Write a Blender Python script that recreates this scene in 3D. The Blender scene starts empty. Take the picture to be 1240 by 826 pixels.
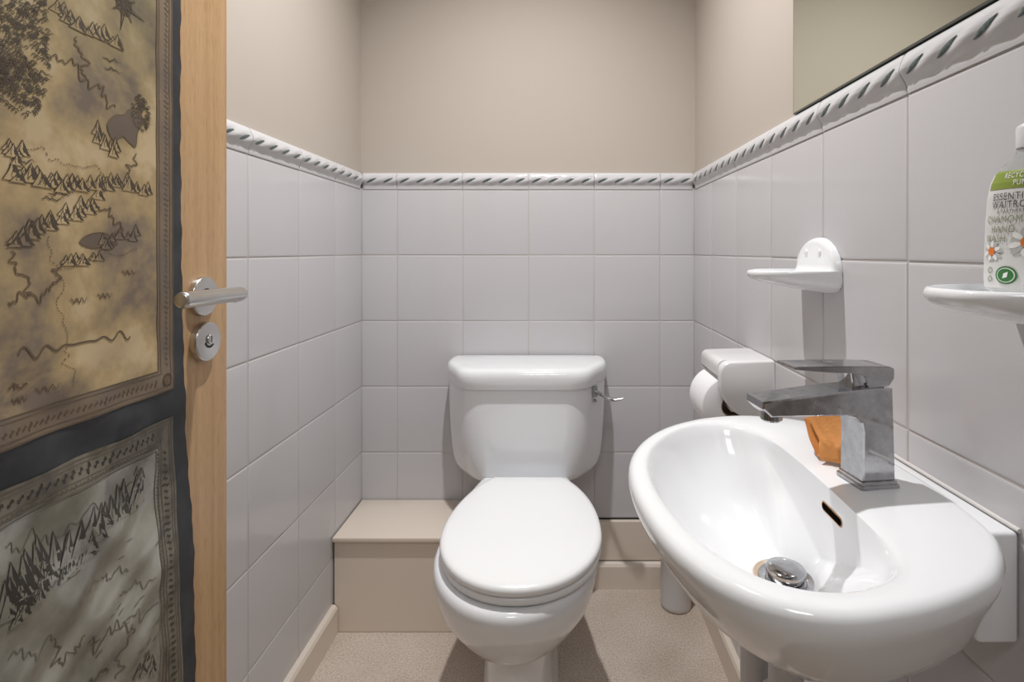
import bpy, bmesh, math, random
from mathutils import Vector, Matrix
from mathutils.bvhtree import BVHTree

random.seed(7)
PI = math.pi
scn = bpy.context.scene
COL = scn.collection

# ------------------------------------------------------------------ dimensions
FPX = 640.0                 # focal length in pixels of the 1240 wide frame
PX, PY = 674.0, 304.0       # principal point
CAM_H = 1.01
XL, XR = -0.593, 0.4183     # side walls
YB = 1.608                  # back wall
ZC = 2.30                   # ceiling
TILE = 0.2
Z_ROW = 0.997               # one horizontal joint
DADO0, DADO1 = 1.197, 1.2475


# ------------------------------------------------------------------ materials
def s2l(c):
    return tuple(((v / 255) / 12.92 if v / 255 <= 0.04045 else ((v / 255 + 0.055) / 1.055) ** 2.4) for v in c)


def new_mat(name):
    m = bpy.data.materials.new(name)
    m.use_nodes = True
    nt = m.node_tree
    b = nt.nodes['Principled BSDF']
    return m, nt, b


def simple(name, col, rough=0.5, metal=0.0, spec=0.5, coat=0.0, bump=None, trans=0.0, ior=None, noise=None):
    m, nt, b = new_mat(name)
    b.inputs['Base Color'].default_value = (*col, 1)
    b.inputs['Roughness'].default_value = rough
    b.inputs['Metallic'].default_value = metal
    b.inputs['Specular IOR Level'].default_value = spec
    b.inputs['Coat Weight'].default_value = coat
    b.inputs['Coat Roughness'].default_value = 0.05
    if trans:
        b.inputs['Transmission Weight'].default_value = trans
    if ior:
        b.inputs['IOR'].default_value = ior
    tc = nt.nodes.new('ShaderNodeTexCoord')
    if bump:
        sc, st, dist = bump
        n = nt.nodes.new('ShaderNodeTexNoise')
        n.inputs['Scale'].default_value = sc
        n.inputs['Detail'].default_value = 3
        nt.links.new(tc.outputs['Object'], n.inputs['Vector'])
        bp = nt.nodes.new('ShaderNodeBump')
        bp.inputs['Strength'].default_value = st
        bp.inputs['Distance'].default_value = dist
        nt.links.new(n.outputs['Fac'], bp.inputs['Height'])
        nt.links.new(bp.outputs['Normal'], b.inputs['Normal'])
    if noise:
        sc, col2, lo, hi = noise
        n = nt.nodes.new('ShaderNodeTexNoise')
        n.inputs['Scale'].default_value = sc
        n.inputs['Detail'].default_value = 4
        nt.links.new(tc.outputs['Object'], n.inputs['Vector'])
        r = nt.nodes.new('ShaderNodeValToRGB')
        r.color_ramp.elements[0].position = lo
        r.color_ramp.elements[0].color = (*col, 1)
        r.color_ramp.elements[1].position = hi
        r.color_ramp.elements[1].color = (*col2, 1)
        nt.links.new(n.outputs['Fac'], r.inputs['Fac'])
        nt.links.new(r.outputs['Color'], b.inputs['Base Color'])
    return m


M = {}
M['ceramic'] = simple('white_ceramic', (0.81, 0.82, 0.84), 0.10, spec=0.5, coat=0.3)
M['seat'] = simple('white_seat_plastic', (0.89, 0.90, 0.91), 0.28)
M['tile'] = simple('white_glazed_tile', (0.568, 0.558, 0.575), 0.13, spec=0.45, bump=(9, 0.05, 0.01))
M['grout'] = simple('grey_grout', (0.50, 0.485, 0.485), 0.8, noise=(6, (0.50, 0.455, 0.42), 0.4, 0.7))
M['paint'] = simple('cream_wall_paint', (0.490, 0.438, 0.386), 0.75, spec=0.25, bump=(60, 0.05, 0.002))
M['ceil'] = simple('white_ceiling_paint', (0.62, 0.60, 0.57), 0.85)
M['boxpaint'] = simple('cream_gloss_paint', (0.73, 0.640, 0.550), 0.28, bump=(14, 0.08, 0.003))
M['skirt'] = simple('cream_skirting_paint', (0.71, 0.632, 0.548), 0.4, bump=(40, 0.1, 0.003))
M['dado'] = simple('white_dado_glaze', (0.60, 0.60, 0.615), 0.12, spec=0.5)
M['leaf'] = simple('grey_green_leaf_glaze', s2l((76, 90, 90)), 0.2, noise=(220, s2l((102, 116, 115)), 0.4, 0.7))
M['caulk'] = simple('white_sealant', (0.66, 0.64, 0.62), 0.5, bump=(80, 0.2, 0.003))
M['gap'] = simple('dark_gap', (0.03, 0.025, 0.02), 0.9)
M['chrome'] = simple('chrome', (0.72, 0.72, 0.73), 0.08, metal=1.0)
M['satin'] = simple('satin_steel', (0.62, 0.61, 0.59), 0.28, metal=1.0)
M['darkmetal'] = simple('dark_recess', (0.02, 0.02, 0.02), 0.5)
M['void'] = simple('dark_opening', (0.006, 0.005, 0.004), 1.0, spec=0.0)
M['plasticw'] = simple('white_pipe_plastic', (0.66, 0.66, 0.67), 0.3)
M['plasticg'] = simple('grey_trap_plastic', (0.58, 0.58, 0.60), 0.25)
M['holder'] = simple('white_holder_plastic', (0.76, 0.76, 0.77), 0.25)
M['paper'] = simple('white_tissue', (0.82, 0.82, 0.84), 0.95, spec=0.1, bump=(120, 0.15, 0.002))
M['card'] = simple('brown_card_core', (0.38, 0.29, 0.20), 0.9)
M['orange'] = simple('orange_cloth', s2l((222, 156, 96)), 0.95, spec=0.1, bump=(260, 0.35, 0.002),
                     noise=(30, s2l((212, 146, 88)), 0.4, 0.65))
M['orange_dark'] = simple('orange_cloth_edge', s2l((200, 132, 76)), 0.95, spec=0.1, bump=(260, 0.3, 0.002))
M['brass'] = simple('stained_brass_slot', (0.42, 0.22, 0.08), 0.35, metal=0.7)
M['stain'] = simple('limescale_ring', (0.56, 0.43, 0.32), 0.5, noise=(60, (0.72, 0.64, 0.56), 0.45, 0.6))
M['lab_white'] = simple('white_label', (0.70, 0.70, 0.69), 0.4)
M['lab_green'] = simple('green_label_band', s2l((132, 150, 62)), 0.4)
M['lab_dgreen'] = simple('green_badge', s2l((58, 120, 62)), 0.4)
M['lab_ink'] = simple('dark_grey_ink', s2l((78, 80, 78)), 0.5)
M['lab_ink2'] = simple('pale_olive_ink', s2l((140, 146, 120)), 0.5)
M['lab_orange'] = simple('daisy_centre', s2l((226, 120, 40)), 0.5)
M['lab_petal'] = simple('daisy_petal', (0.86, 0.86, 0.84), 0.5)
M['lab_petalsh'] = simple('daisy_petal_grey', (0.50, 0.51, 0.50), 0.5)
M['mirror'] = simple('mirror_glass', (0.76, 0.79, 0.715), 0.01, metal=1.0)
M['mirror_edge'] = simple('mirror_edge', (0.08, 0.09, 0.08), 0.3)
M['poster'] = simple('charcoal_poster_print', (0.022, 0.024, 0.028), 0.55, noise=(22, (0.042, 0.045, 0.05), 0.45, 0.7))
M['ink'] = simple('brown_black_map_ink', (0.060, 0.042, 0.026), 0.6)
M['inkmid'] = simple('brown_map_ink', (0.125, 0.082, 0.048), 0.6)
M['lake'] = simple('grey_brown_lake_print', (0.125, 0.092, 0.068), 0.6)
M['ink2'] = simple('grey_black_map_ink', (0.040, 0.037, 0.030), 0.45)
M['ink2mid'] = simple('grey_map_ink', (0.115, 0.098, 0.075), 0.45)
M['border1'] = simple('brown_map_border', (0.195, 0.145, 0.095), 0.55, noise=(14, (0.14, 0.11, 0.085), 0.4, 0.65))
M['border2'] = simple('grey_map_border', (0.175, 0.155, 0.120), 0.4, noise=(40, (0.10, 0.088, 0.066), 0.45, 0.62))


def floor_mat():
    m, nt, b = new_mat('speckled_beige_flooring')
    tc = nt.nodes.new('ShaderNodeTexCoord')
    n1 = nt.nodes.new('ShaderNodeTexNoise'); n1.inputs['Scale'].default_value = 230; n1.inputs['Detail'].default_value = 5
    n1.inputs['Roughness'].default_value = 0.7
    n2 = nt.nodes.new('ShaderNodeTexNoise'); n2.inputs['Scale'].default_value = 5; n2.inputs['Detail'].default_value = 4
    for n in (n1, n2):
        nt.links.new(tc.outputs['Object'], n.inputs['Vector'])
    r1 = nt.nodes.new('ShaderNodeValToRGB')
    e = r1.color_ramp.elements
    e[0].position = 0.30; e[0].color = (0.35, 0.285, 0.24, 1)
    e[1].position = 0.70; e[1].color = (0.76, 0.665, 0.58, 1)
    x = e.new(0.50); x.color = (0.56, 0.48, 0.41, 1)
    nt.links.new(n1.outputs['Fac'], r1.inputs['Fac'])
    r2 = nt.nodes.new('ShaderNodeValToRGB')
    r2.color_ramp.elements[0].position = 0.3; r2.color_ramp.elements[0].color = (0.82, 0.79, 0.76, 1)
    r2.color_ramp.elements[1].position = 0.6; r2.color_ramp.elements[1].color = (1, 1, 1, 1)
    nt.links.new(n2.outputs['Fac'], r2.inputs['Fac'])
    mx = nt.nodes.new('ShaderNodeMix'); mx.data_type = 'RGBA'; mx.blend_type = 'MULTIPLY'
    mx.inputs[0].default_value = 1
    nt.links.new(r1.outputs['Color'], mx.inputs[6]); nt.links.new(r2.outputs['Color'], mx.inputs[7])
    nt.links.new(mx.outputs[2], b.inputs['Base Color'])
    b.inputs['Roughness'].default_value = 0.75
    bp = nt.nodes.new('ShaderNodeBump'); bp.inputs['Strength'].default_value = 0.25; bp.inputs['Distance'].default_value = 0.002
    nt.links.new(n1.outputs['Fac'], bp.inputs['Height']); nt.links.new(bp.outputs['Normal'], b.inputs['Normal'])
    return m


def wood_mat():
    m, nt, b = new_mat('beech_veneer')
    tc = nt.nodes.new('ShaderNodeTexCoord')
    mp = nt.nodes.new('ShaderNodeMapping'); mp.inputs['Scale'].default_value = (60, 60, 1.6)
    nt.links.new(tc.outputs['Object'], mp.inputs['Vector'])
    n = nt.nodes.new('ShaderNodeTexNoise'); n.inputs['Scale'].default_value = 1.5; n.inputs['Detail'].default_value = 6
    n.inputs['Distortion'].default_value = 0.4
    nt.links.new(mp.outputs['Vector'], n.inputs['Vector'])
    r = nt.nodes.new('ShaderNodeValToRGB')
    e = r.color_ramp.elements
    e[0].position = 0.30; e[0].color = (*WOOD_A, 1)
    e[1].position = 0.70; e[1].color = (*WOOD_B, 1)
    nt.links.new(n.outputs['Fac'], r.inputs['Fac'])
    # fine flecks
    mp2 = nt.nodes.new('ShaderNodeMapping'); mp2.inputs['Scale'].default_value = (500, 500, 45)
    nt.links.new(tc.outputs['Object'], mp2.inputs['Vector'])
    n2 = nt.nodes.new('ShaderNodeTexNoise'); n2.inputs['Scale'].default_value = 1.0
    nt.links.new(mp2.outputs['Vector'], n2.inputs['Vector'])
    r2 = nt.nodes.new('ShaderNodeValToRGB')
    r2.color_ramp.elements[0].position = 0.28; r2.color_ramp.elements[0].color = (0.80, 0.76, 0.72, 1)
    r2.color_ramp.elements[1].position = 0.45; r2.color_ramp.elements[1].color = (1, 1, 1, 1)
    nt.links.new(n2.outputs['Fac'], r2.inputs['Fac'])
    mx = nt.nodes.new('ShaderNodeMix'); mx.data_type = 'RGBA'; mx.blend_type = 'MULTIPLY'; mx.inputs[0].default_value = 1
    nt.links.new(r.outputs['Color'], mx.inputs[6]); nt.links.new(r2.outputs['Color'], mx.inputs[7])
    nt.links.new(mx.outputs[2], b.inputs['Base Color'])
    b.inputs['Roughness'].default_value = 0.38
    return m


def parchment(name, cols, scale, rough, seed, zone, spec=0.5):
    m, nt, b = new_mat(name)
    tc = nt.nodes.new('ShaderNodeTexCoord')
    mp = nt.nodes.new('ShaderNodeMapping'); mp.inputs['Location'].default_value = (seed, seed * 1.7, 0)
    nt.links.new(tc.outputs['Object'], mp.inputs['Vector'])
    n = nt.nodes.new('ShaderNodeTexNoise'); n.inputs['Scale'].default_value = scale; n.inputs['Detail'].default_value = 5
    n.inputs['Roughness'].default_value = 0.6; n.inputs['Distortion'].default_value = 0.15
    nt.links.new(mp.outputs['Vector'], n.inputs['Vector'])
    r = nt.nodes.new('ShaderNodeValToRGB')
    e = r.color_ramp.elements
    e[0].position = 0.40; e[0].color = (*cols[0], 1)
    e[1].position = 0.61; e[1].color = (*cols[-1], 1)
    k = len(cols)
    for i in range(1, k - 1):
        x = e.new(0.40 + 0.21 * i / (k - 1)); x.color = (*cols[i], 1)
    nt.links.new(n.outputs['Fac'], r.inputs['Fac'])
    # printed colour zones: olive towards the north of the sheet, ochre towards the south
    sep = nt.nodes.new('ShaderNodeSeparateXYZ')
    nt.links.new(tc.outputs['Object'], sep.inputs['Vector'])
    n2 = nt.nodes.new('ShaderNodeTexNoise'); n2.inputs['Scale'].default_value = 3.2; n2.inputs['Detail'].default_value = 3
    nt.links.new(mp.outputs['Vector'], n2.inputs['Vector'])
    ma = nt.nodes.new('ShaderNodeMath'); ma.operation = 'MULTIPLY_ADD'
    ma.inputs[1].default_value = 0.55
    nt.links.new(n2.outputs['Fac'], ma.inputs[0]); nt.links.new(sep.outputs['Z'], ma.inputs[2])
    mr = nt.nodes.new('ShaderNodeMapRange')
    mr.inputs['From Min'].default_value = zone[0]; mr.inputs['From Max'].default_value = zone[1]
    nt.links.new(ma.outputs[0], mr.inputs['Value'])
    mx = nt.nodes.new('ShaderNodeMix'); mx.data_type = 'RGBA'; mx.blend_type = 'MULTIPLY'
    nt.links.new(mr.outputs['Result'], mx.inputs[0])
    nt.links.new(r.outputs['Color'], mx.inputs[6]); mx.inputs[7].default_value = (*zone[2], 1)
    nt.links.new(mx.outputs[2], b.inputs['Base Color'])
    b.inputs['Roughness'].default_value = rough
    b.inputs['Specular IOR Level'].default_value = spec
    return m


def worn_chrome():
    m, nt, b = new_mat('limescaled_chrome')
    tc = nt.nodes.new('ShaderNodeTexCoord')
    n = nt.nodes.new('ShaderNodeTexNoise'); n.inputs['Scale'].default_value = 70; n.inputs['Detail'].default_value = 7
    n.inputs['Roughness'].default_value = 0.7
    nt.links.new(tc.outputs['Object'], n.inputs['Vector'])
    r = nt.nodes.new('ShaderNodeValToRGB')
    r.color_ramp.elements[0].position = 0.42; r.color_ramp.elements[0].color = (0.06,) * 3 + (1,)
    r.color_ramp.elements[1].position = 0.72; r.color_ramp.elements[1].color = (0.34,) * 3 + (1,)
    nt.links.new(n.outputs['Fac'], r.inputs['Fac'])
    nt.links.new(r.outputs['Color'], b.inputs['Roughness'])
    c = nt.nodes.new('ShaderNodeValToRGB')
    c.color_ramp.elements[0].position = 0.35; c.color_ramp.elements[0].color = (0.40, 0.40, 0.415, 1)
    c.color_ramp.elements[1].position = 0.62; c.color_ramp.elements[1].color = (0.52, 0.525, 0.54, 1)
    nt.links.new(n.outputs['Fac'], c.inputs['Fac'])
    nt.links.new(c.outputs['Color'], b.inputs['Base Color'])
    b.inputs['Metallic'].default_value = 1.0
    return m


WOOD_A = (0.440, 0.268, 0.132)
WOOD_B = (0.535, 0.345, 0.182)
M['floor'] = floor_mat()
M['wood'] = wood_mat()
M['worn'] = worn_chrome()
M['map1'] = parchment('aged_golden_parchment', [(0.175, 0.132, 0.098), (0.300, 0.222, 0.122), (0.400, 0.290, 0.145), (0.500, 0.385, 0.225)], 9.0, 0.55, 3.1, (1.12, 1.42, (0.56, 0.63, 0.66)))
M['map2'] = parchment('aged_grey_parchment', [(0.150, 0.142, 0.110), (0.215, 0.205, 0.165), (0.285, 0.272, 0.222), (0.360, 0.348, 0.300)], 5.0, 0.22, 9.4, (0.2, 1.5, (0.9, 0.9, 0.9)), spec=0.9)
m, nt, b = new_mat('clear_bottle_plastic')
b.inputs['Base Color'].default_value = (0.80, 0.82, 0.80, 1)
b.inputs['Roughness'].default_value = 0.08
b.inputs['Transmission Weight'].default_value = 0.75
b.inputs['IOR'].default_value = 1.33
M['clear'] = m
m, nt, b = new_mat('lamp_glow')
b.inputs['Emission Color'].default_value = (1, 0.94, 0.86, 1)
b.inputs['Emission Strength'].default_value = 6
M['glow'] = m


# ------------------------------------------------------------------ mesh helpers
def link_mesh(name, bm, mats, parent=None, smooth=None, loc=None):
    me = bpy.data.meshes.new(name)
    bm.normal_update()
    bm.to_mesh(me)
    bm.free()
    if not isinstance(mats, (list, tuple)):
        mats = [mats]
    for mm in mats:
        me.materials.append(mm)
    if smooth is not None:
        for p in me.polygons:
            p.use_smooth = True
        if smooth < 180:
            me.set_sharp_from_angle(angle=math.radians(smooth))
    o = bpy.data.objects.new(name, me)
    COL.objects.link(o)
    if parent is not None:
        o.parent = parent
    return o


def rebase(o, pt):
    """Give a mesh object an origin of its own at pt without moving it."""
    o.data.transform(Matrix.Translation(-Vector(pt)))
    o.location = Vector(pt)


def thing(name, label, cat, loc=(0, 0, 0), group=None):
    o = bpy.data.objects.new(name, None)
    o.empty_display_size = 0.05
    COL.objects.link(o)
    o.location = loc
    o['label'] = label
    o['category'] = cat
    o['kind'] = 'thing'
    if group:
        o['group'] = group
    return o


def part(name, bm, mats, par, smooth=None, label=None):
    """Mesh built in world coordinates, parented to a thing (or to a part of it)."""
    o = link_mesh(name, bm, mats, None, smooth)
    off = Vector((0, 0, 0))
    p = par
    while p is not None:
        off += p.location
        p = p.parent
    o.data.transform(Matrix.Translation(-off))
    o.parent = par
    if label:
        o['label'] = label
    return o


def tag(o, label, cat, group=None):
    o['label'] = label
    o['category'] = cat
    o['kind'] = 'thing'
    if group:
        o['group'] = group
    return o


def struct(o):
    o['kind'] = 'structure'
    return o


def box(bm, x0, x1, y0, y1, z0, z1, bev=0.0, seg=2, mi=0):
    r = bmesh.ops.create_cube(bm, size=1)
    vs = r['verts']
    for v in vs:
        v.co = Vector(((x0 + x1) / 2 + v.co.x * (x1 - x0), (y0 + y1) / 2 + v.co.y * (y1 - y0), (z0 + z1) / 2 + v.co.z * (z1 - z0)))
    fs = set(f for v in vs for f in v.link_faces)
    for f in fs:
        f.material_index = mi
    if bev > 0:
        es = set(e for v in vs for e in v.link_edges)
        rr = bmesh.ops.bevel(bm, geom=list(es), offset=bev, segments=seg, affect='EDGES', profile=0.5)
        for f in rr['faces']:
            f.material_index = mi
    return vs


def loft(bm, rings, cap0=True, cap1=True, mi=0, closed=True):
    """rings: list of lists of Vectors (same count)."""
    n = len(rings[0])
    vr = [[bm.verts.new(p) for p in r] for r in rings]
    for a, b_ in zip(vr[:-1], vr[1:]):
        for i in range(n if closed else n - 1):
            j = (i + 1) % n
            try:
                f = bm.faces.new((a[i], a[j], b_[j], b_[i]))
                f.material_index = mi
            except ValueError:
                pass
    if cap0:
        f = bm.faces.new(list(reversed(vr[0]))); f.material_index = mi
    if cap1:
        f = bm.faces.new(vr[-1]); f.material_index = mi
    return vr


def fix_normals(bm):
    bmesh.ops.recalc_face_normals(bm, faces=bm.faces[:])


def cyl(bm, p0, p1, r0, r1=None, n=32, cap=True, mi=0, round0=0.0, round1=0.0):
    """Tube from p0 to p1 with optional rounded ends."""
    if r1 is None:
        r1 = r0
    p0, p1 = Vector(p0), Vector(p1)
    ax = (p1 - p0)
    L = ax.length
    ax.normalize()
    u = ax.orthogonal().normalized()
    w = ax.cross(u)
    prof = []
    if round0 > 0:
        for k in range(5):
            a = PI / 2 * k / 4
            prof.append((round0 * (1 - math.sin(a)), r0 - round0 * (1 - math.cos(PI / 2 - a)) if False else r0 - round0 + round0 * math.sin(a)))
        prof = [(round0 - round0 * math.sin(a_), r0 - round0 + round0 * math.cos(a_)) for a_ in [PI / 2 * (1 - k / 4) for k in range(5)]]
    else:
        prof.append((0, r0))
    if round1 > 0:
        prof += [(L - round1 + round1 * math.sin(a_), r1 - round1 + round1 * math.cos(a_)) for a_ in [PI / 2 * k / 4 for k in range(5)]]
    else:
        prof.append((L, r1))
    rings = []
    for t, r in prof:
        rings.append([p0 + ax * t + (u * math.cos(2 * PI * i / n) + w * math.sin(2 * PI * i / n)) * r for i in range(n)])
    return loft(bm, rings, cap, cap, mi)


def lathe(bm, prof, centre=(0, 0, 0), n=40, mi=0, cap0=True, cap1=True):
    c = Vector(centre)
    rings = [[c + Vector((r * math.cos(2 * PI * i / n), r * math.sin(2 * PI * i / n), z)) for i in range(n)] for r, z in prof]
    return loft(bm, rings, cap0, cap1, mi)


def catmull(pts, per=10, closed=True):
    out = []
    n = len(pts)
    P = [Vector(p) for p in pts]
    rng = range(n) if closed else range(n - 1)
    for i in rng:
        if closed:
            p0, p1, p2, p3 = P[(i - 1) % n], P[i], P[(i + 1) % n], P[(i + 2) % n]
        else:
            p0, p1, p2, p3 = P[max(i - 1, 0)], P[i], P[i + 1], P[min(i + 2, n - 1)]
        for k in range(per):
            t = k / per
            out.append(0.5 * ((2 * p1) + (-p0 + p2) * t + (2 * p0 - 5 * p1 + 4 * p2 - p3) * t * t + (-p0 + 3 * p1 - 3 * p2 + p3) * t ** 3))
    if not closed:
        out.append(P[-1])
    return out


def round_poly(pts, rad, n=6):
    """2D polygon with rounded corners."""
    out = []
    k = len(pts)
    for i in range(k):
        p = Vector(pts[i]); a = Vector(pts[i - 1]); b_ = Vector(pts[(i + 1) % k])
        r = rad[i] if isinstance(rad, (list, tuple)) else rad
        da, db = (a - p), (b_ - p)
        la, lb = da.length, db.length
        da.normalize(); db.normalize()
        r = min(r, la * 0.49, lb * 0.49)
        for j in range(n + 1):
            t = j / n
            q = (1 - t) ** 2 * (p + da * r) + 2 * t * (1 - t) * p + t * t * (p + db * r)
            out.append(q)
    return out


def v3(p, z):
    return Vector((p[0], p[1], z))


def at(px, py, Y):
    return Vector(((px - PX) / FPX * Y, Y, CAM_H - (py - PY) / FPX * Y))


# ------------------------------------------------------------------ room shell
def plane_box(name, x0, x1, y0, y1, z0, z1, mat):
    bm = bmesh.new()
    box(bm, x0, x1, y0, y1, z0, z1)
    o = link_mesh(name, bm, mat)
    return struct(o)


YH = -1.5     # end of the hall behind the camera
floor = plane_box('floor', -1.2, 1.1, YH, YB + 0.1, -0.06, 0.0, M['floor'])
ceiling = plane_box('ceiling', -1.2, 1.1, YH, YB + 0.1, ZC, ZC + 0.06, M['ceil'])
wall_left = plane_box('wall_left', XL - 0.1, XL - 0.004, -0.12, YB + 0.1, 0, ZC, M['paint'])
wall_right = plane_box('wall_right', XR + 0.004, XR + 0.1, -0.12, YB + 0.1, 0, ZC, M['paint'])
wall_back = plane_box('wall_back', XL - 0.004, XR + 0.004, YB + 0.004, YB + 0.1, 0, ZC, M['paint'])
bm = bmesh.new()
box(bm, XL - 0.004, -0.50, -0.12, -0.01, 0, ZC)
box(bm, 0.30, XR + 0.004, -0.12, -0.01, 0, ZC)
box(bm, -0.50, 0.30, -0.12, -0.01, 2.02, ZC)
wall_front = struct(link_mesh('wall_front', bm, M['paint']))
bm = bmesh.new()
box(bm, -1.2, -1.12, YH, -0.12, 0, ZC)
box(bm, 1.02, 1.1, YH, -0.12, 0, ZC)
box(bm, -1.12, 1.02, YH, YH + 0.08, 0, ZC)
box(bm, -1.12, XL - 0.1, -0.2, -0.12, 0, ZC)
box(bm, XR + 0.1, 1.02, -0.2, -0.12, 0, ZC)
wall_hall = struct(link_mesh('wall_hall', bm, M['paint']))


def tile_panel(name, to_world, umin, umax, ujoint, zmin, zmax, parent, thick=0.006, hide=None):
    """Glazed square tiles on one wall; to_world(u, z, d): d is distance out of the wall."""
    bm = bmesh.new()
    g = 0.0011
    def jitter():
        return random.uniform(-1, 1)
    # grout bed
    vs = [bm.verts.new(to_world(u, z, thick - 0.0012)) for u, z in ((umin, zmin), (umax, zmin), (umax, zmax), (umin, zmax))]
    f = bm.faces.new(vs); f.material_index = 1
    k0 = math.floor((umin - ujoint) / TILE); k1 = math.ceil((umax - ujoint) / TILE)
    r0 = math.floor((zmin - Z_ROW) / TILE); r1 = math.ceil((zmax - Z_ROW) / TILE)
    for k in range(k0, k1):
        a0 = max(ujoint + k * TILE, umin); a1 = min(ujoint + (k + 1) * TILE, umax)
        if a1 - a0 < 0.006:
            continue
        for r in range(r0, r1):
            z0 = max(Z_ROW + r * TILE, zmin); z1 = min(Z_ROW + (r + 1) * TILE, zmax)
            if z1 - z0 < 0.006:
                continue
            tu, tz, td = jitter() * 0.0022, jitter() * 0.0022, jitter() * 0.0001
            uc, zc = (a0 + a1) / 2, (z0 + z1) / 2
            b0u, b1u, b0z, b1z = a0 + g, a1 - g, z0 + g, z1 - g
            # pillowed edge: four nested loops
            loops = []
            for ins, d in ((0, thick - 0.0016), (0.0006, thick - 0.0007), (0.0018, thick - 0.00022), (0.0042, thick)):
                pts = []
                for u, z in ((b0u + ins, b0z + ins), (b1u - ins, b0z + ins), (b1u - ins, b1z - ins), (b0u + ins, b1z - ins)):
                    dd = d + td + (u - uc) * tu + (z - zc) * tz
                    pts.append(to_world(u, z, dd))
                loops.append(pts)
            loft(bm, loops, cap0=False, cap1=True, mi=0)
    fix_normals(bm)
    # make sure normals face out of the wall
    want = to_world(0, 0, 1) - to_world(0, 0, 0)
    if sum((f.normal.dot(want) for f in bm.faces)) < 0:
        bmesh.ops.reverse_faces(bm, faces=bm.faces[:])
    o = link_mesh(name, bm, [M['tile'], M['grout']], parent, smooth=28)
    return o


tile_panel('tiling', lambda u, z, d: Vector((XL - 0.006 + d, u, z)), 0.0, YB + 0.0012, 1.416, 0.0, DADO0 + 0.004, wall_left)
tile_panel('tiling', lambda u, z, d: Vector((XR + 0.006 - d, u, z)), 0.0, YB + 0.0012, 1.4300, 0.0, DADO0 + 0.004, wall_right)
tile_panel('tiling', lambda u, z, d: Vector((u, YB + 0.006 - d, z)), XL - 0.0012, XR + 0.0012, -0.0854, 0.197, DADO0 + 0.004, wall_back)


# dado: rope-moulded border tiles with painted leaves, four to a tile
PROF = [(-0.0035, 0.000), (0.0010, 0.0004), (0.0016, 0.004), (0.0020, 0.0085), (0.0032, 0.0125), (0.0058, 0.0170),
        (0.0084, 0.0220), (0.0098, 0.0275), (0.0098, 0.0330), (0.0086, 0.0385), (0.0064, 0.0435), (0.0034, 0.0480), (0.0015, 0.0497), (-0.0035, 0.0500)]


def dado(name, to_world, umin, umax, ujoint, flip=1):
    bm = bmesh.new()
    mid = 0.027

    def surf(u, q):
        # q: 0..len(PROF)-1 along the profile
        i = min(int(q), len(PROF) - 2); t = q - i
        d = PROF[i][0] * (1 - t) + PROF[i + 1][0] * t
        z = PROF[i][1] * (1 - t) + PROF[i + 1][1] * t
        # twisted rope swelling on the round part
        w = max(0.0, 1 - abs((z - mid) / 0.016))
        ph = 2 * PI * (flip * (u - ujoint) / 0.05 - (z - mid) / 0.034)
        d += 0.0013 * w * math.cos(ph)
        return to_world(u, DADO0 + z, d)
    k0 = math.floor((umin - ujoint) / TILE); k1 = math.ceil((umax - ujoint) / TILE)
    for k in range(k0, k1):
        a0 = max(ujoint + k * TILE, umin); a1 = min(ujoint + (k + 1) * TILE, umax)
        if a1 - a0 < 0.004:
            continue
        a0 += 0.0006; a1 -= 0.0006
        n = max(2, int((a1 - a0) / 0.0042))
        rings = []
        nq = (len(PROF) - 1) * 3
        for i in range(n + 1):
            u = a0 + (a1 - a0) * i / n
            rings.append([surf(u, q / 3) for q in range(nq + 1)])
        # drawn-in ends so each piece reads as a separate tile
        wc = to_world(0, 0, 0) - to_world(0, 0, 1)
        rings[0] = [p + wc * 0.0008 for p in rings[0]]
        rings[-1] = [p + wc * 0.0008 for p in rings[-1]]
        loft(bm, rings, cap0=True, cap1=True, mi=0, closed=False)
        # leaves
        for j in range(4):
            uc = ujoint + k * TILE + 0.025 + 0.05 * j
            if uc - 0.014 < a0 or uc + 0.014 > a1:
                continue
            vs = []
            top, bot = [], []
            m_ = 9
            for i in range(m_ + 1):
                t = i / m_
                wv = 0.0040 * math.sin(PI * t ** 0.62) ** 0.8 if 0 < t < 1 else 0
                wv *= (0.55 + 0.75 * t)
                uu = uc + flip * (-0.0155 + 0.031 * t)
                zz = mid - 0.0062 + 0.0130 * t
                top.append((uu, zz + wv)); bot.append((uu, zz - wv))
            rows = []
            for (ua, za), (ub, zb) in zip(top, bot):
                row = []
                for s in range(5):
                    z = za + (zb - za) * s / 4
                    # invert z -> q on the profile
                    q = 0
                    for i in range(len(PROF) - 1):
                        if PROF[i][1] <= z <= PROF[i + 1][1]:
                            q = i + (z - PROF[i][1]) / (PROF[i + 1][1] - PROF[i][1]); break
                    row.append(surf(ua, q) - wc * (0.0005 + 0.0008 * (1 - abs(s - 2) / 2)))
                rows.append(row)
            loft(bm, rows, cap0=False, cap1=False, mi=1, closed=False)
    bmesh.ops.remove_doubles(bm, verts=bm.verts[:], dist=1e-6)
    want = to_world(0, 0, 1) - to_world(0, 0, 0)
    for f in bm.faces:
        f.normal_update()
    fix_normals(bm)
    o = link_mesh(name, bm, [M['dado'], M['leaf']], None, smooth=50)
    return struct(o)


dado('trim_1', lambda u, z, d: Vector((XL + d, u, z)), 0.0, YB - 0.012, 1.416)
dado('trim_2', lambda u, z, d: Vector((u, YB - d, z)), XL + 0.004, XR - 0.004, -0.0854)
dado('trim_3', lambda u, z, d: Vector((XR - d, u, z)), 0.0, YB - 0.012, 1.4300, flip=-1)

# skirtings
bm = bmesh.new()
SK = [(0, 0), (0.015, 0), (0.015, 0.066), (0.011, 0.073), (0.004, 0.076), (0, 0.076)]


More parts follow.
